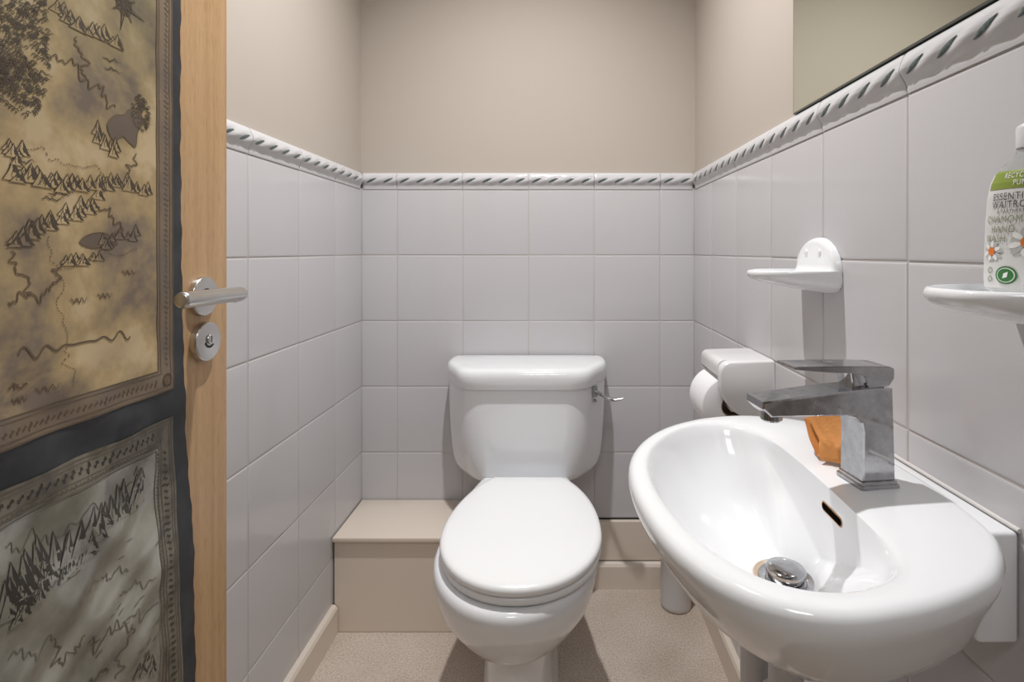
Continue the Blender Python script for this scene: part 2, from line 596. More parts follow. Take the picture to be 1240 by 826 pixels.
def skirting(name, a, b_, out):
    bm = bmesh.new()
    a, b_, out = Vector(a), Vector(b_), Vector(out)
    rings = [[p + out * d + Vector((0, 0, z)) for d, z in SK] for p in (a, b_)]
    loft(bm, rings)
    fix_normals(bm)
    return struct(link_mesh(name, bm, M['skirt']))


BOX_Y, BOX_Z, BOX_X1 = 1.400, 0.255, -0.205
skirting('baseboard_left', (XL, 0.0, 0.0), (XL, BOX_Y - 0.004, 0.0), (1, 0, 0))
skirting('baseboard_right', (XR, 0.0, 0.0), (XR, YB - 0.034, 0.0), (-1, 0, 0))
skirting('baseboard_back', (BOX_X1 + 0.01, YB - 0.016, 0.0), (XR, YB - 0.016, 0.0), (0, -1, 0))
bm = bmesh.new()
box(bm, BOX_X1 + 0.005, XR - 0.001, YB - 0.016, YB + 0.002, 0.0, 0.1945, 0.001)
box(bm, BOX_X1 + 0.01, XR - 0.002, YB - 0.003, YB + 0.002, 0.1945, 0.1975, mi=1)
box(bm, BOX_X1 + 0.01, XR - 0.002, YB - 0.0165, YB - 0.001, 0.0765, 0.0785, mi=1)
struct(link_mesh('trim_4', bm, [M['boxpaint'], M['gap']]))

# boxed ledge hiding the pipes
t = thing('boxed_ledge', 'low cream painted boxed ledge in the back left corner beside the toilet', 'boxing', (-0.38, 1.5, 0))
bm = bmesh.new()
box(bm, XL + 0.004, BOX_X1, BOX_Y, BOX_Y + 0.012, 0.001, BOX_Z - 0.012, 0.001)
part('front_panel', bm, M['boxpaint'], t)
bm = bmesh.new()
box(bm, XL + 0.003, BOX_X1 + 0.006, BOX_Y - 0.011, YB - 0.003, BOX_Z - 0.012, BOX_Z, 0.002)
part('top_board', bm, M['boxpaint'], t, smooth=35)
bm = bmesh.new()
box(bm, BOX_X1 - 0.012, BOX_X1, BOX_Y + 0.012, YB - 0.003, 0.001, BOX_Z - 0.012, 0.0008)
part('side_panel', bm, M['boxpaint'], t)

# ------------------------------------------------------------------ door
DE = Vector((-0.4813, 0.772, 0))
DD = Vector((-0.022, 1.0, 0)).normalized()     # hinge -> free edge
DN = Vector((1.0, 0.022, 0)).normalized()      # towards the room


def dpt(s, z, off=0.0):
    p = DE - DD * s + DN * off
    return Vector((p.x, p.y, z))


def dpx(px, py):
    """point of the door face seen at a place in the photo -> (s, z)"""
    Y = (DE.x + 0.022 * DE.y) / ((px - PX) / FPX + 0.022)
    s = (DE.y - Y) * math.sqrt(1 + 0.022 ** 2)
    return s, CAM_H - (py - PY) / FPX * Y


bm = bmesh.new()
rings = []
W_D, T_D = 0.755, 0.040
for z in (0.006, 1.985):
    rings.append([dpt(0, z, 0), dpt(0, z, -T_D), dpt(W_D, z, -T_D), dpt(W_D, z, 0)])
loft(bm, rings)
fix_normals(bm)
bmesh.ops.bevel(bm, geom=bm.edges[:], offset=0.0012, segments=2, affect='EDGES')
door = struct(link_mesh('door_1', bm, M['wood']))

HS, HZ = (DE.y - 0.7127), 0.949


def along(s, z, n):
    return dpt(s, z, n)


bm = bmesh.new()
cyl(bm, dpt(HS, HZ, 0.0), dpt(HS, HZ, 0.008), 0.0265, n=48, round1=0.002)
rose = part('handle_rose', bm, M['satin'], door, smooth=40)
bm = bmesh.new()
cyl(bm, dpt(HS, HZ, 0.0078), dpt(HS, HZ, 0.0084), 0.0108, n=32)
part('collar', bm, M['darkmetal'], rose, smooth=40)
bm = bmesh.new()
cyl(bm, dpt(HS, HZ, 0.0078), dpt(HS, HZ, 0.050), 0.0085, n=28)
cyl(bm, dpt(HS - 0.008, HZ + 0.003, 0.052), dpt(HS + 0.116, HZ + 0.005, 0.052), 0.0097, n=36, round0=0.0085, round1=0.0045)
part('lever_handle', bm, M['satin'], door, smooth=50)
ES, EZ = DE.y - 0.7155, 0.8875
bm = bmesh.new()
cyl(bm, dpt(ES, EZ, 0.0), dpt(ES, EZ, 0.010), 0.0265, n=48, round1=0.0022)
esc = part('lock_escutcheon', bm, M['satin'], door, smooth=40)
bm = bmesh.new()
cyl(bm, dpt(ES - 0.001, EZ + 0.003, 0.0095), dpt(ES - 0.001, EZ + 0.003, 0.0125), 0.0070, n=28, round1=0.001)
turn = part('release_disc', bm, M['satin'], esc, smooth=40)
bm = bmesh.new()
r0 = []
for i in range(13):       # curved indicator window under the disc, and the slot in the disc
    a = math.radians(200 + 115 * i / 12)
    r0.append([dpt(ES - 0.001 - math.cos(a) * r, EZ + 0.003 + math.sin(a) * r, 0.0103) for r in (0.0085, 0.0118)])
loft(bm, r0, False, False, closed=False)
r0 = [[dpt(ES - 0.001 + dx, EZ + 0.003 + z, 0.0127) for dx in (-0.0008, 0.0008)] for z in (-0.0045, 0.0045)]
loft(bm, r0, False, False, closed=False)
fix_normals(bm)
part('indicator_slot', bm, M['darkmetal'], esc)


# ------------------------------------------------------------------ poster on the door
def wave(s, z):
    """gentle creasing of the hung print, stronger low down"""
    k = 1.35 if z < 0.80 else max(0.22, 1.35 - (z - 0.80) * 8)
    a = 0.0014 * math.sin(31 * s + 17 * z + 1.3 * math.sin(9 * z)) + 0.0012 * math.sin(58 * z - 44 * s + 2.0 * math.sin(13 * s))
    a += 0.0009 * math.sin(95 * z + 70 * s + 1.7 * math.sin(21 * z))
    k *= min(1.0, max(0.15, (s - 0.095) / 0.075))
    return 0.0055 + k * a


EDGE_PX = [(213.5, -120), (213.5, 0), (213.2, 150), (214.5, 300), (215.5, 360), (217, 430), (220, 500), (220.5, 540), (225, 600), (229.5, 650),
           (230.5, 740), (232, 826), (233, 930)]
EDGE = sorted([(dpx(a, b_)[1], dpx(a, b_)[0]) for a, b_ in EDGE_PX])


def edge_s(z):
    if z <= EDGE[0][0]:
        return EDGE[0][1]
    if z >= EDGE[-1][0]:
        return EDGE[-1][1]
    for (z0, s0), (z1, s1) in zip(EDGE[:-1], EDGE[1:]):
        if z0 <= z <= z1:
            return s0 + (s1 - s0) * (z - z0) / (z1 - z0) + 0.0009 * math.sin(z * 90) + 0.0006 * math.sin(z * 211)


poster = thing('poster', 'tall dark poster of two antique style parchment maps covering the wooden door', 'poster', dpt(0.4, 0.2, 0.003))
bm = bmesh.new()
NZ, NS = 300, 90
S_END = 0.655
rings = []
back = []
for i in range(NZ + 1):
    z = 0.20 + 1.62 * i / NZ
    s0 = edge_s(z)
    ring = [dpt(s0 + (S_END - s0) * j / NS, z, wave(s0 + (S_END - s0) * j / NS, z)) for j in range(NS + 1)]
    rings.append(ring + [dpt(S_END, z, 0.0008), dpt(s0, z, 0.0008)])
loft(bm, rings)
fix_normals(bm)
part('backing_sheet', bm, M['poster'], poster, smooth=60)


class Sheet:
    """One printed map: a sheet conforming to the poster, with ink as thin raised strips."""

    def __init__(self, z0, z1, s_at, s_end):
        self.bm = bmesh.new()
        self.z0, self.z1, self.s_at, self.s_end = z0, z1, s_at, s_end

    def P(self, s, z, lift):
        return dpt(s, z, wave(s, z) + lift)

    def area(self, s0f, s1, z0, z1, lift, mi, ns=70, nz=120):
        rows = []
        for i in range(nz + 1):
            z = z0 + (z1 - z0) * i / nz
            a = s0f(z)
            rows.append([self.P(a + (s1 - a) * j / ns, z, lift) for j in range(ns + 1)])
        loft(self.bm, rows, False, False, mi, closed=False)

    def stroke(self, pts, w, mi, lift=0.0012, taper=False):
        n = len(pts)
        rows = []
        for i, (s, z) in enumerate(pts):
            a = Vector(pts[max(i - 1, 0)]); c = Vector(pts[min(i + 1, n - 1)])
            t = (c - a)
            if t.length < 1e-9:
                continue
            t.normalize()
            nx, nz_ = -t.y, t.x
            ww = w / 2
            if taper:
                ww *= max(0.12, math.sin(PI * min(0.97, 0.15 + 0.85 * i / max(1, n - 1))))
            rows.append([self.P(s + nx * ww, z + nz_ * ww, lift), self.P(s - nx * ww, z - nz_ * ww, lift)])
        if len(rows) > 1:
            loft(self.bm, rows, False, False, mi, closed=False)

    def fill(self, pts, mi, lift=0.0011):
        try:
            f = self.bm.faces.new([self.bm.verts.new(self.P(s, z, lift)) for s, z in pts])
            f.material_index = mi
        except ValueError:
            pass

    def blob(self, pts, mi, lift=0.0011):
        c = (sum(p[0] for p in pts) / len(pts), sum(p[1] for p in pts) / len(pts))
        for a, b_ in zip(pts, pts[1:] + pts[:1]):
            self.fill([c, a, b_], mi, lift)

    def wiggle(self, a, b_, amp, n=40, seed=0):
        rnd = random.Random(seed)
        ph = [rnd.uniform(0, 6.28) for _ in range(5)]
        a, b_ = Vector(a), Vector(b_)
        d = b_ - a
        nrm = Vector((-d.y, d.x)).normalized()
        out = []
        for i in range(n + 1):
            t = i / n
            env = math.sin(PI * t) ** 0.5 if 0 < t < 1 else 0
            o = sum(math.sin((k + 1) * 2.9 * PI * t + ph[k]) / (k + 1) ** 0.8 for k in range(5)) * amp * env
            out.append(tuple(a + d * t + nrm * o))
        return out

    def peak(self, s, z, w, h, mi, rnd, lift):
        lean = rnd.uniform(-0.12, 0.12) * w
        apex = (s + lean, z + h)
        l_, r_ = (s + w / 2, z), (s - w / 2, z - h * 0.04)      # +s runs to the left in the photo
        k1 = (s + w * 0.20 + lean * 0.6, z + h * 0.50)
        k2 = (s - w * 0.24 + lean * 0.6, z + h * 0.46)
        foot = (s - w * 0.02, z - h * 0.02)
        c = (s + lean * 0.5, z + h * 0.42)
        for a, b_ in ((apex, k2), (k2, r_), (r_, foot), (foot, l_), (l_, k1), (k1, apex)):
            self.fill([c, a, b_], 0, lift)
        # shaded face on one side, as slanting hatch wedges
        self.fill([apex, k2, (s - w * 0.04 + lean, z + h * 0.45)], mi, lift + 0.00004)
        self.fill([(s - w * 0.03, z + h * 0.50), k2, (s - w * 0.36, z + h * 0.22), (s - w * 0.10, z + h * 0.16)], mi, lift + 0.00004)
        self.fill([(s - w * 0.16, z + h * 0.22), (s - w * 0.37, z + h * 0.20), r_, (s - w * 0.30, z)], mi, lift + 0.00004)
        self.stroke([apex, k1, l_], 0.0009, mi, lift + 0.00005)
        self.stroke([(s + w * 0.06, z + h * 0.62), (s + w * 0.14, z + h * 0.30), (s + w * 0.10, z + h * 0.10)], 0.0006, mi, lift + 0.00005)

    def ridge(self, pts, n, w, h, mi, seed=1, spread=0.006):
        rnd = random.Random(seed)
        line = catmull([Vector(p) for p in pts], 30, closed=False)
        items = []
        for i in range(n):
            p = line[int((len(line) - 1) * (i + rnd.random() * 0.6) / n)]
            items.append((p.x + rnd.uniform(-1, 1) * spread, p.y + rnd.uniform(-1, 1) * spread, rnd.uniform(0.7, 1.25)))
        for q_, (s, z, k) in enumerate(sorted(items, key=lambda q: -q[1])):
            self.peak(s, z, w * k, h * k, mi, rnd, 0.0011 + 0.00008 * q_ / max(1, n) * 4)

    def trees(self, c, rs, rz, n, mi, seed):
        rnd = random.Random(seed)
        for _ in range(n):
            a, r = rnd.uniform(0, 2 * PI), math.sqrt(rnd.random())
            s, z = c[0] + rs * r * math.cos(a), c[1] + rz * r * math.sin(a)
            q = rnd.uniform(0.0016, 0.0026)
            self.stroke([(s + q * math.cos(t), z + q * 0.9 * math.sin(t)) for t in [PI * k / 5 for k in range(6)]], 0.0009, mi)
            self.stroke([(s, z), (s, z - q)], 0.0008, mi)

    def squiggles(self, a, b_, step, h, w, mi, seed, vertical=False):
        """repeating curl ornament along a border strip"""
        a, b_ = Vector(a), Vector(b_)
        L = (b_ - a).length
        d = (b_ - a).normalized(); nrm = Vector((-d.y, d.x))
        n = int(L / step)
        rnd = random.Random(seed)
        for i in range(n):
            c = a + d * (i + 0.5) * step
            hh = h * rnd.choice((0.55, 0.7, 1.0))
            pts = []
            for k in range(8):
                t = k / 7
                ang = t * 2.0 * PI
                pts.append(tuple(c + d * (step * 0.55 * (t - 0.5)) + nrm * (hh * 0.5 * math.sin(ang))))
            self.stroke(pts, w, mi)

    def done(self, name, mats, par, label):
        return part(name, self.bm, mats, par, smooth=60, label=label)


# upper, golden map -------------------------------------------------
zU0 = 0.8407
up = Sheet(zU0, 1.75, None, 0.60)
sU = lambda z: 0.1205 + 0.004 * (z - zU0)
up.area(sU, 0.60, zU0, 1.75, 0.0007, 0)
B1 = 0.027
# border strip on the right and along the bottom
up.area(sU, 0.1205 + B1, zU0, 1.75, 0.0009, 3, ns=4, nz=160)
up.area(lambda z: 0.1205 + B1, 0.60, zU0, zU0 + B1, 0.0009, 3, ns=60, nz=4)
for off, w in ((B1, 0.0011), (B1 - 0.004, 0.0008), (0.006, 0.0009), (0.0012, 0.0014)):
    up.stroke([(sU(z) + off, z) for z in [zU0 + off + (1.74 - zU0 - off) * k / 90 for k in range(91)]], w, 2)
    up.stroke([(sU(zU0) + off + (0.59 - sU(zU0) - off) * k / 60, zU0 + off) for k in range(61)], w, 2)
up.squiggles((0.1335, zU0 + 0.03), (0.1335, 1.72), 0.0062, 0.0080, 0.0009, 2, 4)
up.squiggles((0.150, zU0 + 0.0135), (0.585, zU0 + 0.0135), 0.0062, 0.0080, 0.0009, 2, 5)
c0 = (0.1335, zU0 + 0.0135)
up.stroke([(c0[0] + 0.0075 * math.cos(a), c0[1] + 0.0075 * math.sin(a)) for a in [2 * PI * k / 24 for k in range(25)]], 0.0013, 1)
up.blob([(c0[0] + 0.0058 * math.cos(a), c0[1] + 0.0058 * math.sin(a)) for a in [2 * PI * k / 20 for k in range(20)]], 2)
D = dpx
# a lake with a wood to its right and peaks to its left
lk = catmull([Vector(D(x, y)) for x, y in ((122, 152), (131, 140), (143, 139), (150, 133), (163, 136), (166, 150), (160, 160), (157, 178), (149, 172), (141, 165), (130, 170))], 6)
lk = [tuple(p) for p in lk]
up.blob(lk, 4)
up.stroke(lk + lk[:1], 0.0011, 2)
up.trees(D(164, 138), 0.014, 0.020, 90, 1, 3)
up.ridge([D(112, 166), D(118, 178), D(134, 188)], 8, 0.0121, 0.0129, 1, 5, 0.004)
# rivers
for k, (a, b_, am) in enumerate(((D(40, 52), D(98, 96), 0.006), (D(98, 96), D(132, 130), 0.006), (D(84, 44), D(96, 94), 0.005),
                               (D(158, 186), D(148, 214), 0.004), (D(0, 366), D(52, 352), 0.005), (D(52, 352), D(66, 320), 0.004),
                               (D(4, 304), D(28, 358), 0.004), (D(0, 470), D(24, 466), 0.002), (D(112, 250), D(140, 272), 0.004),
                               (D(140, 272), D(128, 296), 0.004))):
    up.stroke(up.wiggle(a, b_, am, 40, k), 0.0014, 2)
# ranges
up.ridge([D(64, 14), D(84, 34), D(112, 44), D(140, 58)], 16, 0.0162, 0.0120, 1, 8, 0.003)
up.ridge([D(6, 214), D(40, 222), D(72, 230), D(110, 228), D(142, 226), D(170, 234)], 35, 0.0175, 0.0129, 1, 9, 0.004)
up.ridge([D(8, 300), D(30, 284), D(52, 276), D(84, 262), D(112, 244)], 21, 0.0175, 0.0138, 1, 10, 0.005)
up.ridge([D(118, 300), D(138, 292), D(164, 284)], 8, 0.0149, 0.0120, 1, 11, 0.004)
up.ridge([D(70, 320), D(96, 318), D(118, 312)], 8, 0.0149, 0.0101, 1, 12, 0.003)
up.trees(D(10, 22), 0.030, 0.058, 260, 1, 13)
up.trees(D(6, 62), 0.034, 0.040, 190, 1, 14)
up.trees(D(14, 106), 0.026, 0.024, 120, 1, 15)
up.ridge([D(0, 180), D(14, 190), D(8, 206)], 6, 0.0135, 0.0110, 1, 16, 0.006)
# second lake, low in the middle
lk = [tuple(p) for p in catmull([Vector(D(x, y)) for x, y in ((88, 294), (100, 284), (118, 282), (126, 288), (120, 296), (104, 300))], 6)]
up.blob(lk, 4); up.stroke(lk + lk[:1], 0.0009, 2)
# wandering dotted tracks and hatch strokes
for k, (a, b_) in enumerate(((D(20, 180), D(120, 210)), (D(60, 326), D(160, 300)), (D(50, 286), D(72, 400)), (D(70, 400), D(80, 470)))):
    tr = up.wiggle(a, b_, 0.004, 60, 30 + k)
    for i in range(0, 60, 2):
        up.stroke(tr[i:i + 2], 0.0009, 2)
for i, (x, y) in enumerate(((30, 10), (36, 22), (28, 34), (44, 40), (20, 196), (56, 242), (64, 236), (130, 86), (128, 74), (40, 96), (42, 90))):
    s, z = D(x, y)
    up.stroke(up.wiggle((s + 0.012, z), (s - 0.012, z + 0.002), 0.0015, 16, 60 + i), 0.0013, 1, taper=True)
# compass rose
cs, cz = D(143, 6)
for r, w in ((0.0105, 0.0012), (0.0078, 0.0008), (0.004, 0.0009)):
    up.stroke([(cs + r * math.cos(a), cz + r * math.sin(a)) for a in [2 * PI * k / 30 for k in range(31)]], w, 1)
for k in range(8):
    a = PI / 8 + PI * k / 4 - PI / 8 + 0.2
    L = 0.030 if k % 2 == 0 else 0.019
    b0 = (cs + 0.004 * math.cos(a + 0.9), cz + 0.004 * math.sin(a + 0.9))
    b1 = (cs + 0.004 * math.cos(a - 0.9), cz + 0.004 * math.sin(a - 0.9))
    tp = (cs + L * math.cos(a), cz + L * math.sin(a))
    up.fill([b0, tp, (cs, cz)], 1)
    up.stroke([tp, b1], 0.0008, 1)
# a long ornamental flourish across the empty south
f0, f1 = D(12, 430), D(150, 404)
fl = [(f0[0] + (f1[0] - f0[0]) * k / 60, f0[1] + (f1[1] - f0[1]) * k / 60 + 0.0065 * math.sin(k * 0.62) * (0.5 + 0.5 * math.cos(k * 0.1))) for k in range(61)]
up.stroke(fl, 0.0018, 2)
for (x, y, l) in ((150, 330, 0.022), (88, 364, 0.020), (120, 358, 0.020), (50, 470, 0.026), (16, 484, 0.016)):
    s, z = D(x, y)
    up.stroke([(s + l * (0.5 - k / 16), z + 0.003 * math.sin(k * 1.4)) for k in range(17)], 0.0013, 2, taper=True)
# the west of the sheet, towards the hinge
up.ridge([(0.34, 1.62), (0.38, 1.50), (0.37, 1.36), (0.41, 1.22), (0.40, 1.10)], 40, 0.018, 0.014, 1, 91, 0.006)
up.ridge([(0.46, 1.30), (0.50, 1.27), (0.55, 1.28)], 12, 0.017, 0.013, 1, 92, 0.004)
up.trees((0.47, 1.48), 0.045, 0.060, 200, 1, 93)
up.trees((0.51, 1.10), 0.040, 0.035, 130, 1, 94)
for k, (a, b_, am) in enumerate((((0.36, 1.30), (0.52, 1.18), 0.010), ((0.52, 1.18), (0.56, 0.98), 0.010), ((0.40, 1.06), (0.47, 0.93), 0.008),
                               ((0.57, 1.70), (0.53, 1.40), 0.012), ((0.53, 1.40), (0.58, 1.20), 0.010), ((0.24, 1.66), (0.32, 1.45), 0.010))):
    up.stroke(up.wiggle(a, b_, am, 50, 120 + k), 0.0015, 2)
up.done('map_print', [M['map1'], M['ink'], M['inkmid'], M['border1'], M['lake']], poster,
        'golden brown parchment map, upper of the two prints')

# lower, grey-green map ----------------------------------------------
zL1 = 0.8070
lo = Sheet(0.28, zL1, None, 0.60)
sL = lambda z: 0.1215 - 0.056 * (zL1 - z)
lo.area(sL, 0.60, 0.28, zL1, 0.0007, 0)
B2 = 0.030
lo.area(sL, 0.124 + B2 - 0.01, 0.28, zL1, 0.0009, 3, ns=5, nz=120)
lo.area(lambda z: 0.14, 0.60, zL1 - B2, zL1, 0.0009, 3, ns=60, nz=5)
for off, w in ((B2 + 0.002, 0.0012), (B2 - 0.003, 0.0009), (0.0035, 0.0012), (0.0075, 0.0008), (0.0225, 0.0010)):
    lo.stroke([(sL(z) + off, z) for z in [0.29 + (zL1 - off - 0.29) * k / 70 for k in range(71)]], w, 2)
    lo.stroke([(sL(zL1) + off + (0.59 - sL(zL1) - off) * k / 60, zL1 - off) for k in range(61)], w, 2)
lo.squiggles((sL(0.3) + 0.0145, 0.30), (sL(zL1) + 0.0145, zL1 - 0.032), 0.0080, 0.0110, 0.0012, 1, 21)
lo.squiggles((sL(0.3) + 0.0265, 0.30), (sL(zL1) + 0.0265, zL1 - 0.032), 0.0045, 0.0045, 0.0009, 2, 22)
lo.squiggles((0.152, zL1 - 0.0145), (0.585, zL1 - 0.0145), 0.0085, 0.0120, 0.0013, 1, 23)
lo.squiggles((0.152, zL1 - 0.0265), (0.585, zL1 - 0.0265), 0.0045, 0.0045, 0.0009, 2, 24)
# long diagonal range
lo.ridge([D(0, 745), D(20, 712), D(56, 684), D(96, 668), D(122, 634), D(150, 616), D(166, 604)], 27, 0.0196, 0.0300, 1, 41, 0.007)
lo.ridge([D(0, 760), D(30, 726), D(70, 696), D(100, 672)], 18, 0.0149, 0.0180, 1, 42, 0.006)
lo.ridge([D(158, 590), D(164, 578), D(158, 572)], 5, 0.0092, 0.0120, 2, 43, 0.003)
lo.ridge([D(160, 822), D(172, 812), D(184, 818)], 5, 0.0161, 0.0180, 1, 44, 0.004)
# wavy ridge outline, rivers and tracks
for k, (a, b_, am, w) in enumerate(((D(0, 662), D(60, 650), 0.006, 0.0009), (D(60, 650), D(154, 584), 0.007, 0.0009), (D(0, 735), D(90, 690), 0.004, 0.0009),
                                  (D(60, 778), D(70, 806), 0.004, 0.0013), (D(100, 780), D(150, 756), 0.008, 0.0012), (D(150, 756), D(132, 822), 0.006, 0.0012),
                                  (D(70, 806), D(96, 770), 0.004, 0.0010), (D(100, 826), D(126, 810), 0.003, 0.0016), (D(120, 700), D(150, 690), 0.004, 0.0009),
                                  (D(140, 720), D(180, 700), 0.004, 0.0009), (D(130, 764), D(186, 730), 0.005, 0.0008), (D(0, 800), D(60, 776), 0.006, 0.0008))):
    lo.stroke(lo.wiggle(a, b_, am, 44, 70 + k), w, 2)
for k in range(26):
    rnd = random.Random(500 + k)
    s, z = D(rnd.uniform(100, 185), rnd.uniform(650, 800))
    lo.stroke([(s + 0.004, z), (s - 0.003, z + rnd.uniform(-0.002, 0.004))], 0.0010, 2)
lo.ridge([(0.34, 0.50), (0.42, 0.44), (0.52, 0.40)], 22, 0.020, 0.028, 1, 95, 0.007)
for k, (a, b_, am) in enumerate((((0.33, 0.70), (0.50, 0.62), 0.010), ((0.50, 0.62), (0.57, 0.50), 0.010), ((0.36, 0.60), (0.44, 0.50), 0.008))):
    lo.stroke(lo.wiggle(a, b_, am, 50, 140 + k), 0.0013, 2)
lo.done('map_print', [M['map2'], M['ink2'], M['ink2mid'], M['border2']], poster,
        'grey green parchment map with a long mountain range, lower of the two prints')

# ------------------------------------------------------------------ toilet
TX = -0.083
toilet = thing('toilet', 'white close-coupled toilet with closed lid against the back wall', 'toilet', (TX, 1.2, 0))


def egg(hw, yf, yc, yb, hb, z, cx=TX, n=56, pf=2.0, yaw=0.0):
    """front rounded outline: half width hw at yc, front at yf, back edge at yb of half width hb"""
    pts = []
    nf = n // 2
    for i in range(nf + 1):
        a = PI * i / nf
        x = math.cos(a); y = math.sin(a)
        x = math.copysign(abs(x) ** (2 / pf), x); y = abs(y) ** (2 / pf)
        pts.append(Vector((cx + hw * x, yc - (yc - yf) * y, z)))
    # back: from (cx-hw, yc) to (cx-hb, yb), across, and home
    nb = n // 4
    for i in range(1, nb + 1):
        t = i / nb
        e = math.sin(t * PI / 2)
        pts.append(Vector((cx - (hb + (hw - hb) * math.cos(t * PI / 2) ** 1.0), yc + (yb - yc) * (t * 0.55 + 0.45 * e), z)))
    for i in range(1, 6):
        t = i / 6
        pts.append(Vector((cx - hb + 2 * hb * t, yb, z)))
    for i in range(nb, 0, -1):
        t = i / nb
        e = math.sin(t * PI / 2)
        pts.append(Vector((cx + (hb + (hw - hb) * math.cos(t * PI / 2) ** 1.0), yc + (yb - yc) * (t * 0.55 + 0.45 * e), z)))
    return pts


def spin(pts, yaw, c):
    R = Matrix.Rotation(yaw, 4, 'Z')
    c = Vector(c)
    return [c + R @ (p - c) for p in pts]


# pan: bowl on a pedestal, one ceramic body
prof = [  # z, half width, front y, centre y, back y, back half width
    (0.000, 0.088, 0.985, 1.15, 1.40, 0.085),
    (0.020, 0.084, 0.988, 1.15, 1.40, 0.082),
    (0.050, 0.074, 0.995, 1.15, 1.40, 0.074),
    (0.200, 0.069, 1.000, 1.15, 1.40, 0.070),
    (0.238, 0.069, 1.000, 1.14, 1.41, 0.074),
    (0.248, 0.074, 0.990, 1.13, 1.43, 0.076),
    (0.252, 0.098, 0.968, 1.12, 1.44, 0.080),
    (0.266, 0.118, 0.948, 1.11, 1.46, 0.084),
    (0.290, 0.137, 0.928, 1.10, 1.48, 0.088),
    (0.320, 0.153, 0.907, 1.09, 1.50, 0.070),
    (0.350, 0.1615, 0.893, 1.09, 1.52, 0.072),
    (0.372, 0.165, 0.885, 1.09, 1.53, 0.072),
    (0.385, 0.165, 0.884, 1.09, 1.53, 0.072),
    (0.393, 0.163, 0.887, 1.09, 1.53, 0.072),
    (0.398, 0.158, 0.893, 1.09, 1.527, 0.070),
    (0.3995, 0.150, 0.902, 1.09, 1.520, 0.066),
]
bm = bmesh.new()
loft(bm, [egg(hw, yf, yc, yb, hb, z) for z, hw, yf, yc, yb, hb in prof])
fix_normals(bm)
part('pan', bm, M['ceramic'], toilet, smooth=45)

YAW = math.radians(-0.3)
LC = Vector((-0.0715, 1.08, 0))


def seat_ring(hw, yf, yb, hb, z):
    return spin(egg(hw, yf, 1.095, yb, hb, z, cx=LC.x, pf=2.08), YAW, (LC.x, 1.08, z))


bm = bmesh.new()
loft(bm, [seat_ring(0.155, 0.908, 1.335, 0.084, 0.4015), seat_ring(0.161, 0.901, 1.338, 0.088, 0.404), seat_ring(0.163, 0.899, 1.339, 0.089, 0.410),
          seat_ring(0.161, 0.901, 1.338, 0.088, 0.416), seat_ring(0.157, 0.906, 1.336, 0.084, 0.418)])
fix_normals(bm)
part('seat', bm, M['seat'], toilet, smooth=60)
bm = bmesh.new()
loft(bm, [seat_ring(0.158, 0.902, 1.334, 0.084, 0.4205), seat_ring(0.163, 0.896, 1.338, 0.088, 0.4225), seat_ring(0.1645, 0.894, 1.339, 0.089, 0.4290),
          seat_ring(0.1635, 0.895, 1.338, 0.0885, 0.4345), seat_ring(0.1600, 0.899, 1.336, 0.086, 0.4380), seat_ring(0.152, 0.908, 1.328, 0.080, 0.4400),
          seat_ring(0.115, 0.950, 1.29, 0.063, 0.4425), seat_ring(0.06, 1.02, 1.20, 0.035, 0.4435)])
fix_normals(bm)
part('lid', bm, M['seat'], toilet, smooth=60)
for sx in (-1, 1):
    bm = bmesh.new()
    cyl(bm, (TX + 0.012 + sx * 0.075, 1.352, 0.399), (TX + 0.012 + sx * 0.075, 1.352, 0.412), 0.012, n=20, round1=0.002)
    cyl(bm, (TX + 0.012 + sx * 0.075, 1.330, 0.414), (TX + 0.012 + sx * 0.075, 1.362, 0.414), 0.006, n=16)
    cyl(bm, (TX + 0.012 + sx * 0.062, 1.352, 0.412), (TX + 0.012 + sx * 0.108, 1.352, 0.412), 0.005, n=16, round0=0.001, round1=0.001)
    part('hinge', bm, M['chrome'], toilet, smooth=40)

# cistern
CX = -0.0865


def cis(hb, hf, yf, z, yb=1.594, rf=0.045, rb=0.010):
    pts = [(CX + hb, yb), (CX - hb, yb), (CX - hb - 0.004, yb - 0.070), (CX - hf, yf), (CX + hf, yf), (CX + hb + 0.004, yb - 0.070)]
    return [v3(p, z) for p in round_poly(pts, [rb, rb, 0.05, rf, rf, 0.05], 8)]


bm = bmesh.new()
cprof = [(0.376, 0.162, 0.106, 1.440), (0.379, 0.178, 0.118, 1.433), (0.388, 0.196, 0.126, 1.427), (0.405, 0.208, 0.133, 1.421), (0.43, 0.2145, 0.138, 1.417),
         (0.47, 0.2185, 0.146, 1.414), (0.53, 0.2220, 0.152, 1.412), (0.58, 0.2235, 0.155, 1.411), (0.628, 0.2240, 0.156, 1.410), (0.640, 0.2240, 0.156, 1.410)]
loft(bm, [cis(hb, hf, yf, z) for z, hb, hf, yf in cprof])
fix_normals(bm)
part('cistern', bm, M['ceramic'], toilet, smooth=50)
bm = bmesh.new()
lprof = [(0.6405, 0.222, 0.158, 1.408), (0.6418, 0.2265, 0.163, 1.401), (0.645, 0.2285, 0.165, 1.398), (0.672, 0.2300, 0.167, 1.397), (0.6830, 0.2290, 0.166, 1.399),
         (0.6895, 0.2255, 0.162, 1.404), (0.6930, 0.220, 0.156, 1.411), (0.6945, 0.21, 0.146, 1.423), (0.6955, 0.12, 0.08, 1.49)]
loft(bm, [cis(hb, hf, yf, z, yb=1.599 if hb > 0.19 else 1.56) for z, hb, hf, yf in lprof])
fix_normals(bm)
part('cistern_lid', bm, M['ceramic'], toilet, smooth=50)
